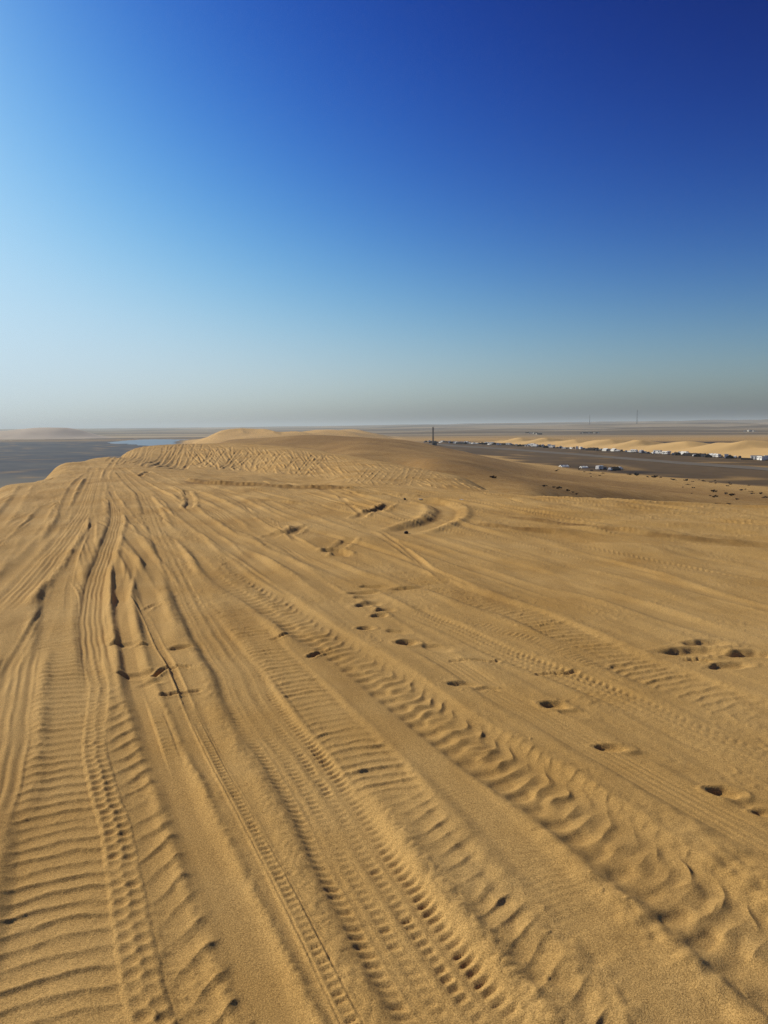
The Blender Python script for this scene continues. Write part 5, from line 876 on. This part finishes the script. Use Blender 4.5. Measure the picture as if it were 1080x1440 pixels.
# ---- pale dunes behind the camp
simple('pale_sand', (.60, .38, .15), .95, .1, .10, .03)
rp = resample([(a, b) for a, b, c in RIDGE], 3.0)
chain = np.concatenate([[0], np.cumsum(np.hypot(*np.diff(rp, axis=0).T))])
key = np.concatenate([[0], np.cumsum([math.hypot(RIDGE[i + 1][0] - RIDGE[i][0], RIDGE[i + 1][1] - RIDGE[i][1]) for i in range(len(RIDGE) - 1)])])
key *= chain[-1] / key[-1]
Hs = hermite(key, np.array([c for a, b, c in RIDGE], float), chain)
d_ = np.gradient(rp, axis=0); d_ /= np.hypot(*d_.T)[:, None]
nrm = np.column_stack([-d_[:, 1], d_[:, 0]])
if nrm[len(nrm) // 2, 0] < 0:
    nrm = -nrm
P_ = []
for v in np.linspace(-4, 70, 60):
    s = chain
    # each hump's crest runs obliquely back from the camp side, sharp-edged
    ph = s / 62 + .35 * n1(s / 120, 51) - v / 95
    saw = ph - np.floor(ph)
    hump = np.where(saw < .88, sstep(0, .88, saw), 1 - sstep(.88, 1.0, saw))
    wob = 5 * n1(s / 40, 52)
    crest_v = 25 + 7 * n1(s / 70, 53)
    up = np.clip((v + wob * .4) / crest_v, 0, 1); up = up ** 1.15 * (1.15 - .15 * up)
    down = 1 - np.clip((v - crest_v) / 40, 0, 1) ** 1.4
    prof = np.where(v < crest_v, np.maximum(up, 0), down)
    top = Hs * (.50 + .58 * hump)
    z = -20.35 + np.maximum(top * prof, 0) + .25 * noise(s / 14, np.full_like(s, v / 9), 54) * prof + .35 * (np.minimum(prof, .2) * 5)
    e = sstep(0, 25, s) * sstep(0, 25, chain[-1] - s)
    z = -20.4 + (z + 20.4) * e
    q = rp + nrm * v
    P_.append(np.column_stack([q, z]))
sheet('dune_ridge', P_, 'pale_sand')

# ---- shallow lake at the edge of the salt flat
m, nt, b = new_mat('lake_water')
b.inputs['Base Color'].default_value = (.20, .22, .21, 1); b.inputs['Roughness'].default_value = .34; b.inputs['IOR'].default_value = 1.33
nz = nt.nodes.new('ShaderNodeTexNoise'); nz.inputs['Scale'].default_value = .6; nz.inputs['Detail'].default_value = 3
gp = nt.nodes.new('ShaderNodeNewGeometry'); nt.links.new(gp.outputs['Position'], nz.inputs['Vector'])
bp = nt.nodes.new('ShaderNodeBump'); bp.inputs['Strength'].default_value = .15; bp.inputs['Distance'].default_value = .05
nt.links.new(nz.outputs['Fac'], bp.inputs['Height']); nt.links.new(bp.outputs[0], b.inputs['Normal'])
bm = bmesh.new()
lk = resample(LAKE + LAKE[:1], 6.0)[:-1]
lk = lk + np.column_stack([7 * noise(lk[:, 0] / 30, lk[:, 1] / 30, 61), 22 * noise(lk[:, 0] / 26, lk[:, 1] / 60, 62)])
bm.faces.new([bm.verts.new((p[0], p[1], -19.90)) for p in lk])
bmesh.ops.triangulate(bm, faces=bm.faces)
for f in bm.faces:
    f.normal_update()
    if f.normal.z < 0:
        f.normal_flip()
o = link('lake', bm, 'lake_water'); o['kind'] = 'structure'

# ---- graded road across the gravel plain
rd = resample(ROAD, 8.0)
d_ = np.gradient(rd, axis=0); d_ /= np.hypot(*d_.T)[:, None]; nr_ = np.column_stack([-d_[:, 1], d_[:, 0]])
cs = np.arange(len(rd)) * 8.0
P_ = []
for k, w_ in enumerate(np.linspace(-1, 1, 7)):
    half = ROAD_W / 2 * (1 + .25 * n1(cs / 60, 71 + (w_ > 0)))
    q = rd + nr_ * (w_ * half)[:, None]
    P_.append(np.column_stack([q, np.full(len(q), -19.91 + .05 * (1 - w_ * w_))]))
sheet('road', P_, 'road_gravel')

# ---- the camp along the foot of the pale dunes
PAINTS = ['white_paint', 'dark_glass', 'rubber', 'grey_trim']
def variant(name, maker, mats):
    return link(name, maker(), mats)
PROTO = {
    'caravan': variant('caravan', caravan_bm, PAINTS),
    'cabin': variant('portable_cabin', cabin_bm, PAINTS),
    'white_suv': variant('parked_car', suv_bm, PAINTS),
    'dark_suv': variant('parked_car', suv_bm, ['dark_paint', 'dark_glass', 'rubber', 'grey_trim']),
    'silver_suv': variant('parked_car', suv_bm, ['silver_paint', 'dark_glass', 'rubber', 'grey_trim']),
    'pickup': variant('pickup_truck', pickup_bm, PAINTS),
    'dark_pickup': variant('pickup_truck', pickup_bm, ['dark_paint', 'dark_glass', 'rubber', 'grey_trim']),
    'truck': variant('box_truck', truck_bm, PAINTS),
    'dark_tent': variant('camp_tent', lambda: ridge_tent_bm(8.5, 4.6, 2.5, 1.3), ['dark_cloth', 'wood', 'wood']),
    'white_tent': variant('camp_tent', lambda: ridge_tent_bm(5.0, 4.0, 2.6, 1.5), ['white_cloth', 'dark_cloth', 'wood']),
}
SAY = {'caravan': ('white caravan', 'caravan'), 'cabin': ('white portable cabin', 'cabin'), 'white_suv': ('white off-road car', 'car'),
       'dark_suv': ('dark off-road car', 'car'), 'silver_suv': ('silver off-road car', 'car'), 'pickup': ('white pickup truck', 'pickup'),
       'dark_pickup': ('dark pickup truck', 'pickup'), 'truck': ('white box truck', 'truck'), 'dark_tent': ('long dark tent', 'tent'),
       'white_tent': ('white pitched tent', 'tent')}
ORD = lambda n: '%d%s' % (n, 'th' if 10 <= n % 100 <= 20 else {1: 'st', 2: 'nd', 3: 'rd'}.get(n % 10, 'th'))
used = set()
def spawn(kind):
    p = PROTO[kind]
    if kind in used:
        return copy_of(p)
    used.add(kind); return p
camp = []
for kind, x, y, rz in CAMP:
    o = spawn(kind); put(o, x, y, R(rz), .05, .92); camp.append((x / y, kind, o))
camp.sort(key=lambda c: c[0])
tally = {}
mast_t = MAST[0] / MAST[1]
totals = {}
for t, kind, o in camp:
    totals[kind] = totals.get(kind, 0) + 1
for t, kind, o in camp:
    tally[kind] = tally.get(kind, 0) + 1
    n, N = tally[kind], totals[kind]
    if n == 1:
        s = '%s nearest the mast end of the long camp row' % SAY[kind][0]
    elif n == N:
        s = '%s at the near right end of the long camp row' % SAY[kind][0]
    elif n <= (N + 1) // 2:
        s = '%s in the camp row, %s of its kind counted from the mast end' % (SAY[kind][0], ORD(n))
    else:
        s = '%s in the camp row, %s of its kind counted from the right end' % (SAY[kind][0], ORD(N - n + 1))
    tag(o, s, SAY[kind][1], 'camp below the pale dunes')

# windbreak fence by the last tents of the row
bm = bmesh.new()
(ax, ay), (bx, by) = FENCE
L_ = math.hypot(bx - ax, by - ay); n_ = int(L_ / 2.5)
root = bpy.data.objects.new('windbreak_fence', None); COL.objects.link(root)
root.location = (ax, ay, gz(ax, ay)); root.rotation_euler.z = math.atan2(by - ay, bx - ax)
for i in range(n_ + 1):
    pb = bmesh.new(); tube(pb, (i * 2.5, 0, -.1), (i * 2.5, 0, 1.5), .06, n=6); link('post', pb, 'wood', root)
for i in range(n_ * 2):
    x0 = i * 1.25
    box(bm, (x0 + .625, .03 * math.sin(i * 1.3), .72), (1.25, .05, 1.2 + .06 * math.sin(i)), 0)
link('cloth_panel', bm, 'dark_cloth', root)
tag(root, 'low dark cloth windbreak fence stretched between the last tents of the camp', 'fence')

# huts far out on the desert
hut_groups = {'a': ('huts on the far desert rise', 'small dark hut in the far cluster above the middle of the camp'),
              'b': ('huts on the far plain below the short tower', 'small dark hut in the scattered far row below the shorter tower'),
              'c': ('huts far out at the right', 'small pale hut far out on the plain beyond the camp\'s right end')}
simple('pale_wall', (.62, .58, .5), .8, .2, .1, .5)
def hut_bm():
    bm = bmesh.new()
    box(bm, (0, 0, 1.5), (7, 5, 3.2), 0)
    box(bm, (0, 0, 3.2), (7.6, 5.6, .25), 1)
    box(bm, (-1.5, -2.52, 1.2), (1.0, .08, 2.1), 2); box(bm, (1.6, -2.52, 1.8), (1.3, .08, .9), 2)
    box(bm, (-3.52, 0, 1.8), (.08, 1.2, .9), 2)
    return bm
hd = link('hut', hut_bm(), ['dark_cloth', 'steel', 'dark_glass']); hp = link('hut', hut_bm(), ['pale_wall', 'grey_trim', 'dark_glass'])
first = {'d': hd, 'p': hp}
for g, col, x, y, rz, sc in HUTS:
    o = first.pop(col, None) or copy_of(hd if col == 'd' else hp)
    put(o, x, y, R(rz), .3, sc)
    txt = hut_groups[g][1]
    if g != 'c':
        txt = txt.replace('dark', 'dark' if col == 'd' else 'pale')
    tag(o, txt, 'hut', hut_groups[g][0] + (' (pale)' if col == 'p' and g != 'c' else ''))

# ---- the small group at the foot of the slope, near enough to show parts
def car_parts(label, group=None, paint='white_paint'):
    root = bpy.data.objects.new('parked_car', None); COL.objects.link(root)
    bm = bmesh.new()
    box(bm, (0, 0, .78), (4.8, 1.9, .72), 0, (.985, .94), 0, .09); box(bm, (-.35, 0, 1.46), (3.3, 1.74, .66), 0, (.80, .84), -.1, .07)
    link('body', bm, paint, root)
    for s in (-1, 1):
        bm = bmesh.new()
        for x, w in ((-1.35, .7), (-.4, .85), (.6, .8)):
            box(bm, (x - .08, s * .81, 1.46), (w, .05, .4), 0, (.86, 1))
        link('side_window', bm, 'dark_glass', root)
        bm = bmesh.new(); box(bm, (2.39, s * .7, .92), (.06, .35, .18)); link('headlight', bm, 'grey_trim', root)
        for x in (-1.45, 1.45):
            bm = bmesh.new(); tube(bm, (x, s * .76, .4), (x, s * .97, .4), .4, n=14); wo = link('wheel', bm, 'rubber', root)
            bm = bmesh.new(); tube(bm, (x, s * .95, .4), (x, s * .99, .4), .22, n=10); link('rim', bm, 'grey_trim', wo)
    bm = bmesh.new(); box(bm, (1.15, 0, 1.45), (.05, 1.4, .45), 0, (1, .85), -.28); link('windshield', bm, 'dark_glass', root)
    bm = bmesh.new(); box(bm, (-1.86, 0, 1.45), (.05, 1.35, .4), 0, (1, .85), .14); link('rear_window', bm, 'dark_glass', root)
    return tag(root, label, 'car', group)

def caravan_parts(label):
    root = bpy.data.objects.new('caravan', None); COL.objects.link(root)
    bm = bmesh.new(); box(bm, (0, 0, 1.62), (5.6, 2.3, 2.1), 0, (.94, .97), 0, .22); link('body', bm, 'white_paint', root)
    for s in (-1, 1):
        for x in (-1.7, .2, 1.9):
            bm = bmesh.new(); box(bm, (x, s * 1.14, 1.85), (1.0, .06, .6)); link('window', bm, 'dark_glass', root)
        for x in (-.35, .4):
            bm = bmesh.new(); tube(bm, (x, s * .9, .34), (x, s * 1.1, .34), .34, n=14); link('wheel', bm, 'rubber', root)
    bm = bmesh.new(); box(bm, (-.85, -1.16, 1.5), (.65, .05, 1.75)); link('door', bm, 'grey_trim', root)
    bm = bmesh.new(); box(bm, (.8, 0, 2.72), (.7, .7, .14)); link('roof_vent', bm, 'grey_trim', root)
    bm = bmesh.new(); tube(bm, (2.7, .5, .6), (3.9, 0, .5), .06); tube(bm, (2.7, -.5, .6), (3.9, 0, .5), .06); link('tow_bar', bm, 'steel', root)
    return tag(root, label, 'caravan')

def tent_parts(label, cloth, flap, l, w, h, wall):
    root = bpy.data.objects.new('camp_tent', None); COL.objects.link(root)
    bm = bmesh.new(); tent_canvas(bm, l, w, h, wall); link('canvas', bm, cloth, root)
    for name, build, slot in tent_fittings(l, w, h, wall):
        bm = bmesh.new(); build(bm, 0); link(name, bm, (cloth, flap, 'wood')[slot], root)
    return tag(root, label, 'tent')

for kind, x, y, rz in NEARCAMP:
    if kind == 'low_tent_a':
        o = tent_parts('low pale tent standing alone where the brown slope meets the plain', 'white_cloth', 'dark_cloth', 5.4, 3.6, 1.5, .6)
    elif kind == 'low_tent_b':
        o = tent_parts('low pale tent beside the white caravan at the foot of the slope', 'white_cloth', 'dark_cloth', 4.2, 3.4, 1.3, .6)
    elif kind == 'caravan':
        o = caravan_parts('white caravan parked at the foot of the slope, apart from the long camp row')
    elif kind == 'dark_car':
        o = car_parts('dark off-road car parked close behind the caravan at the slope\'s foot', None, 'dark_paint')
    elif kind == 'white_car':
        o = car_parts('white off-road car beside the dark tent at the slope\'s foot')
    elif kind == 'dark_tent':
        o = tent_parts('dark tent between two white cars at the foot of the slope', 'dark_cloth', 'wood', 6.0, 4.2, 2.3, 1.3)
    else:
        o = car_parts('white off-road car at the outer end of the group below the slope')
    put(o, x, y, R(rz), .05, .8)

# ---- masts
root = bpy.data.objects.new('lattice_mast', None); COL.objects.link(root)
link('lattice', lattice_bm(MAST_H, 1.5, 1.0, 16, .11), 'steel', root)
bm = bmesh.new()
for z, a in ((MAST_H - 1.2, .3), (MAST_H - 1.4, 2.4), (MAST_H - 1.3, 4.5)):
    box(bm, (math.cos(a) * .75, math.sin(a) * .75, z), (.3, .35, 1.9))
link('antenna', bm, 'steel', root)
bm = bmesh.new(); box(bm, (0, 0, .2), (2.6, 2.6, .6)); link('footing', bm, 'grey_trim', root)
bm = bmesh.new(); tube(bm, (0, 0, MAST_H), (0, 0, MAST_H + 1.6), .05, .02, 6); link('lightning_rod', bm, 'steel', root)
put(root, MAST[0], MAST[1], .3, .1)
tag(root, 'tall dark lattice mast standing beside the far end of the camp row', 'mast')
root = bpy.data.objects.new('generator_hut', None); COL.objects.link(root)
bm = bmesh.new(); box(bm, (0, 0, 1.5), (4.6, 3.0, 3.0), 0, bev=.04); link('wall', bm, 'dark_cloth', root)
bm = bmesh.new(); box(bm, (0, 0, 3.12), (5.0, 3.4, .2)); link('roof', bm, 'steel', root)
bm = bmesh.new(); box(bm, (.8, -1.53, 1.2), (1.0, .06, 2.1)); link('door', bm, 'steel', root)
put(root, MAST[0] + 1.2, MAST[1] - 5, .2, .1)
tag(root, 'dark flat-roofed hut at the foot of the tall lattice mast', 'hut')
for i, (x, y, h, lab) in enumerate(TOWERS):
    root = bpy.data.objects.new('transmission_tower', None); COL.objects.link(root)
    link('lattice', lattice_bm(h, h * .055, 1.8, 14, .32), 'steel', root)
    bm = bmesh.new()
    for z in (.72, .82, .92):
        box(bm, (0, 0, h * z), (h * .10, .8, .5)); 
    link('cross_arm', bm, 'steel', root)
    put(root, x, y, .4 * i, .3)
    tag(root, lab, 'tower')

# ---- desert shrubs
shr = [link('desert_shrub', shrub_bm(900 + k, 1.0, .62), ['leaf', 'wood']) for k in range(4)]
for k, s_ in enumerate(shr):
    pass
fresh = list(range(4))
for n, (x, y, w, lab, grp) in enumerate(SHRUBS):
    k = n % 4
    o = shr[k] if k in fresh else copy_of(shr[k])
    if k in fresh:
        fresh.remove(k)
    put(o, x, y, n * 1.7, .05)
    o.scale = (w, w * (.8 + .3 * math.sin(n)), w * (1.05 + .25 * math.sin(n * 2.1)))
    tag(o, lab, 'shrub', grp)

# ---- small things lying on the sand
def rock_bm(seed, s):
    bm = bmesh.new(); bmesh.ops.create_icosphere(bm, subdivisions=2, radius=1)
    for v in bm.verts:
        k = 1 + .35 * float(noise(np.array([v.co.x * 1.3 + seed]), np.array([v.co.y * 1.3 + v.co.z]), seed)[0])
        v.co = (v.co.x * s * k, v.co.y * s * .75 * k, v.co.z * s * .6 * k)
    return bm
def cup_bm():
    bm = bmesh.new()
    tube(bm, (-.05, 0, .035), (.06, .01, .03), .036, .026, 14, caps=False); tube(bm, (.06, .01, .03), (.062, .01, .03), .026, .024, 14)
    return bm
def rag_bm(seed):
    bm = bmesh.new(); n = 9
    g = [[bm.verts.new((i / n * .15 - .075, j / n * .09 - .045, .012 + .02 * abs(float(noise(np.array([i * .5 + seed]), np.array([j * .55]), seed)[0])))) for j in range(n + 1)] for i in range(n + 1)]
    for i in range(n):
        for j in range(n):
            bm.faces.new((g[i][j], g[i + 1][j], g[i + 1][j + 1], g[i][j + 1]))
    bmesh.ops.solidify(bm, geom=bm.faces, thickness=.003)
    return bm
simple('dark_stone', (.05, .04, .035), .9, .2, .3, 30)
for kind, x, y, lab in LITTER:
    if kind == 'stone':
        o = link('stone', rock_bm(int(abs(x * 10)) + 3, .04), 'dark_stone', smooth=True); cat = 'stone'
    elif kind == 'cup':
        o = link('plastic_cup', cup_bm(), 'plastic', smooth=True); cat = 'cup'
    else:
        o = link('plastic_scrap', rag_bm(int(abs(x * 7)) + 1), 'plastic', smooth=True); o.scale = (.7, .7, .7); cat = 'litter'
    zz = -1e9
    hit = [g for g in ground_parts if g.name == 'sand_dune'][0].ray_cast((x, y, 5), (0, 0, -1))
    z = hit[1].z if hit[0] else gz(x, y)
    o.location = (x, y, z + (.02 if kind == 'stone' else .002)); o.rotation_euler.z = x * 3
    tag(o, lab, cat)

# ---- haze, sky, sun
bm = bmesh.new()
box(bm, (0, 9000, (HAZE_TOP - 30) / 2), (46000, 64000, HAZE_TOP + 30))
m = bpy.data.materials.new('haze'); m.use_nodes = True; nt = m.node_tree; nt.nodes.clear(); MAT['haze'] = m
out = nt.nodes.new('ShaderNodeOutputMaterial'); pv = nt.nodes.new('ShaderNodeVolumePrincipled')
pv.inputs['Color'].default_value = (.67,.76,.79) + (1,); pv.inputs['Density'].default_value = 1.05e-4; pv.inputs['Anisotropy'].default_value = .2
nt.links.new(pv.outputs[0], out.inputs['Volume'])
hz_o = link('haze', bm, 'haze'); hz_o['kind'] = 'stuff'

world = bpy.data.worlds.new('World'); SC.world = world; world.use_nodes = True
nt = world.node_tree; bg = nt.nodes['Background']
sky = nt.nodes.new('ShaderNodeTexSky'); sky.sky_type = 'NISHITA'; sky.sun_disc = False
sky.sun_elevation = SUN_EL; sky.sun_rotation = SUN_AZ
sky.air_density, sky.dust_density, sky.ozone_density, sky.altitude = 1.0, 1.0, 3.0, 0
# clear desert sky: the physical sky, given the deep contrast of the photograph's exposure
def vm(op, a, c):
    n = nt.nodes.new('ShaderNodeVectorMath'); n.operation = op
    for s, i in ((a, 0), (c, 1)):
        if isinstance(s, tuple):
            n.inputs[i].default_value = s
        else:
            nt.links.new(s, n.inputs[i])
    return n.outputs['Value' if op == 'DOT_PRODUCT' else 0]
s_ = vm('MULTIPLY', sky.outputs[0], (.1, .1, .1))
l_ = vm('DOT_PRODUCT', s_, (.2126 * .183, .7152 * .183, .0722 * .183))
s_ = vm('ADD', vm('MULTIPLY', s_, (.817, .817, .817)), l_)
sp_ = nt.nodes.new('ShaderNodeSeparateColor'); nt.links.new(s_, sp_.inputs[0])
cb_ = nt.nodes.new('ShaderNodeCombineColor')
for i_, g_ in enumerate((4.3, 4.02, 3.695)):
    pw_ = nt.nodes.new('ShaderNodeMath'); pw_.operation = 'POWER'; pw_.inputs[1].default_value = g_
    nt.links.new(sp_.outputs[i_], pw_.inputs[0]); nt.links.new(pw_.outputs[0], cb_.inputs[i_])
k_ = vm('MULTIPLY', cb_.outputs[0], (16.2, 17.6, 16.4))
e_ = vm('DIVIDE', k_, vm('ADD', vm('MULTIPLY', k_, (2.004, 1.30, 1.02)), (1., 1., 1.)))
# dust low in the sky greys it out towards the horizon
tc_ = nt.nodes.new('ShaderNodeTexCoord'); sx_ = nt.nodes.new('ShaderNodeSeparateXYZ'); nt.links.new(tc_.outputs['Generated'], sx_.inputs[0])
z_ = nt.nodes.new('ShaderNodeMath'); z_.operation = 'MAXIMUM'; z_.inputs[1].default_value = 0; nt.links.new(sx_.outputs['Z'], z_.inputs[0])
q_ = nt.nodes.new('ShaderNodeMath'); q_.operation = 'MULTIPLY'; q_.inputs[1].default_value = -1 / .13; nt.links.new(z_.outputs[0], q_.inputs[0])
x_ = nt.nodes.new('ShaderNodeMath'); x_.operation = 'EXPONENT'; nt.links.new(q_.outputs[0], x_.inputs[0])
f_ = nt.nodes.new('ShaderNodeMath'); f_.operation = 'MULTIPLY'; f_.inputs[1].default_value = .9; nt.links.new(x_.outputs[0], f_.inputs[0])
gr_ = vm('MULTIPLY', vm('ADD', (0., 0., 0.), vm('DOT_PRODUCT', e_, (.2126, .7152, .0722))), (.78, .84, .875))
mx_ = nt.nodes.new('ShaderNodeMix'); mx_.data_type = 'RGBA'
nt.links.new(f_.outputs[0], mx_.inputs[0]); nt.links.new(e_, mx_.inputs[6]); nt.links.new(gr_, mx_.inputs[7])
nt.links.new(vm('MULTIPLY', mx_.outputs[2], (10., 10., 10.)), bg.inputs['Color'])

bg.inputs['Strength'].default_value = .1

from mathutils import Matrix, Vector
ld = bpy.data.lights.new('sun', 'SUN'); ld.energy = 4.0; ld.angle = R(.55); ld.color = (1, .93, .80)
lo = bpy.data.objects.new('sun', ld); COL.objects.link(lo)
d = Vector((math.sin(SUN_AZ) * math.cos(SUN_EL), math.cos(SUN_AZ) * math.cos(SUN_EL), math.sin(SUN_EL)))
lo.rotation_euler = d.to_track_quat('Z', 'Y').to_euler(); lo.location = d * 60

cd = bpy.data.cameras.new('camera'); co_ = bpy.data.objects.new('camera', cd); COL.objects.link(co_)
cd.sensor_fit = 'VERTICAL'; cd.sensor_height = 24; cd.lens = 24 * 1082 / 1440; cd.clip_start = .05; cd.clip_end = 60000
pt, rl = math.atan(121 / 1082), math.atan(8 / 1080)
up0 = Vector((0, math.sin(pt), math.cos(pt))); fw = Vector((0, math.cos(pt), -math.sin(pt))); rx = Vector((1, 0, 0))
right = rx * math.cos(rl) - up0 * math.sin(rl); up = rx * math.sin(rl) + up0 * math.cos(rl)
co_.matrix_world = Matrix(((right.x, up.x, -fw.x, 0), (right.y, up.y, -fw.y, 0), (right.z, up.z, -fw.z, 1.6), (0, 0, 0, 1)))
SC.camera = co_

SC.view_settings.view_transform = 'Standard'; SC.view_settings.look = 'None'
SC.view_settings.exposure = .2; SC.view_settings.gamma = 1
SC.render.engine = 'CYCLES'
cy = SC.cycles
cy.use_denoising = True
cy.denoising_prefilter = 'NONE'
cy.max_bounces = 6; cy.diffuse_bounces = 4; cy.volume_bounces = 1; cy.transparent_max_bounces = 8
cy.sample_clamp_indirect = 6
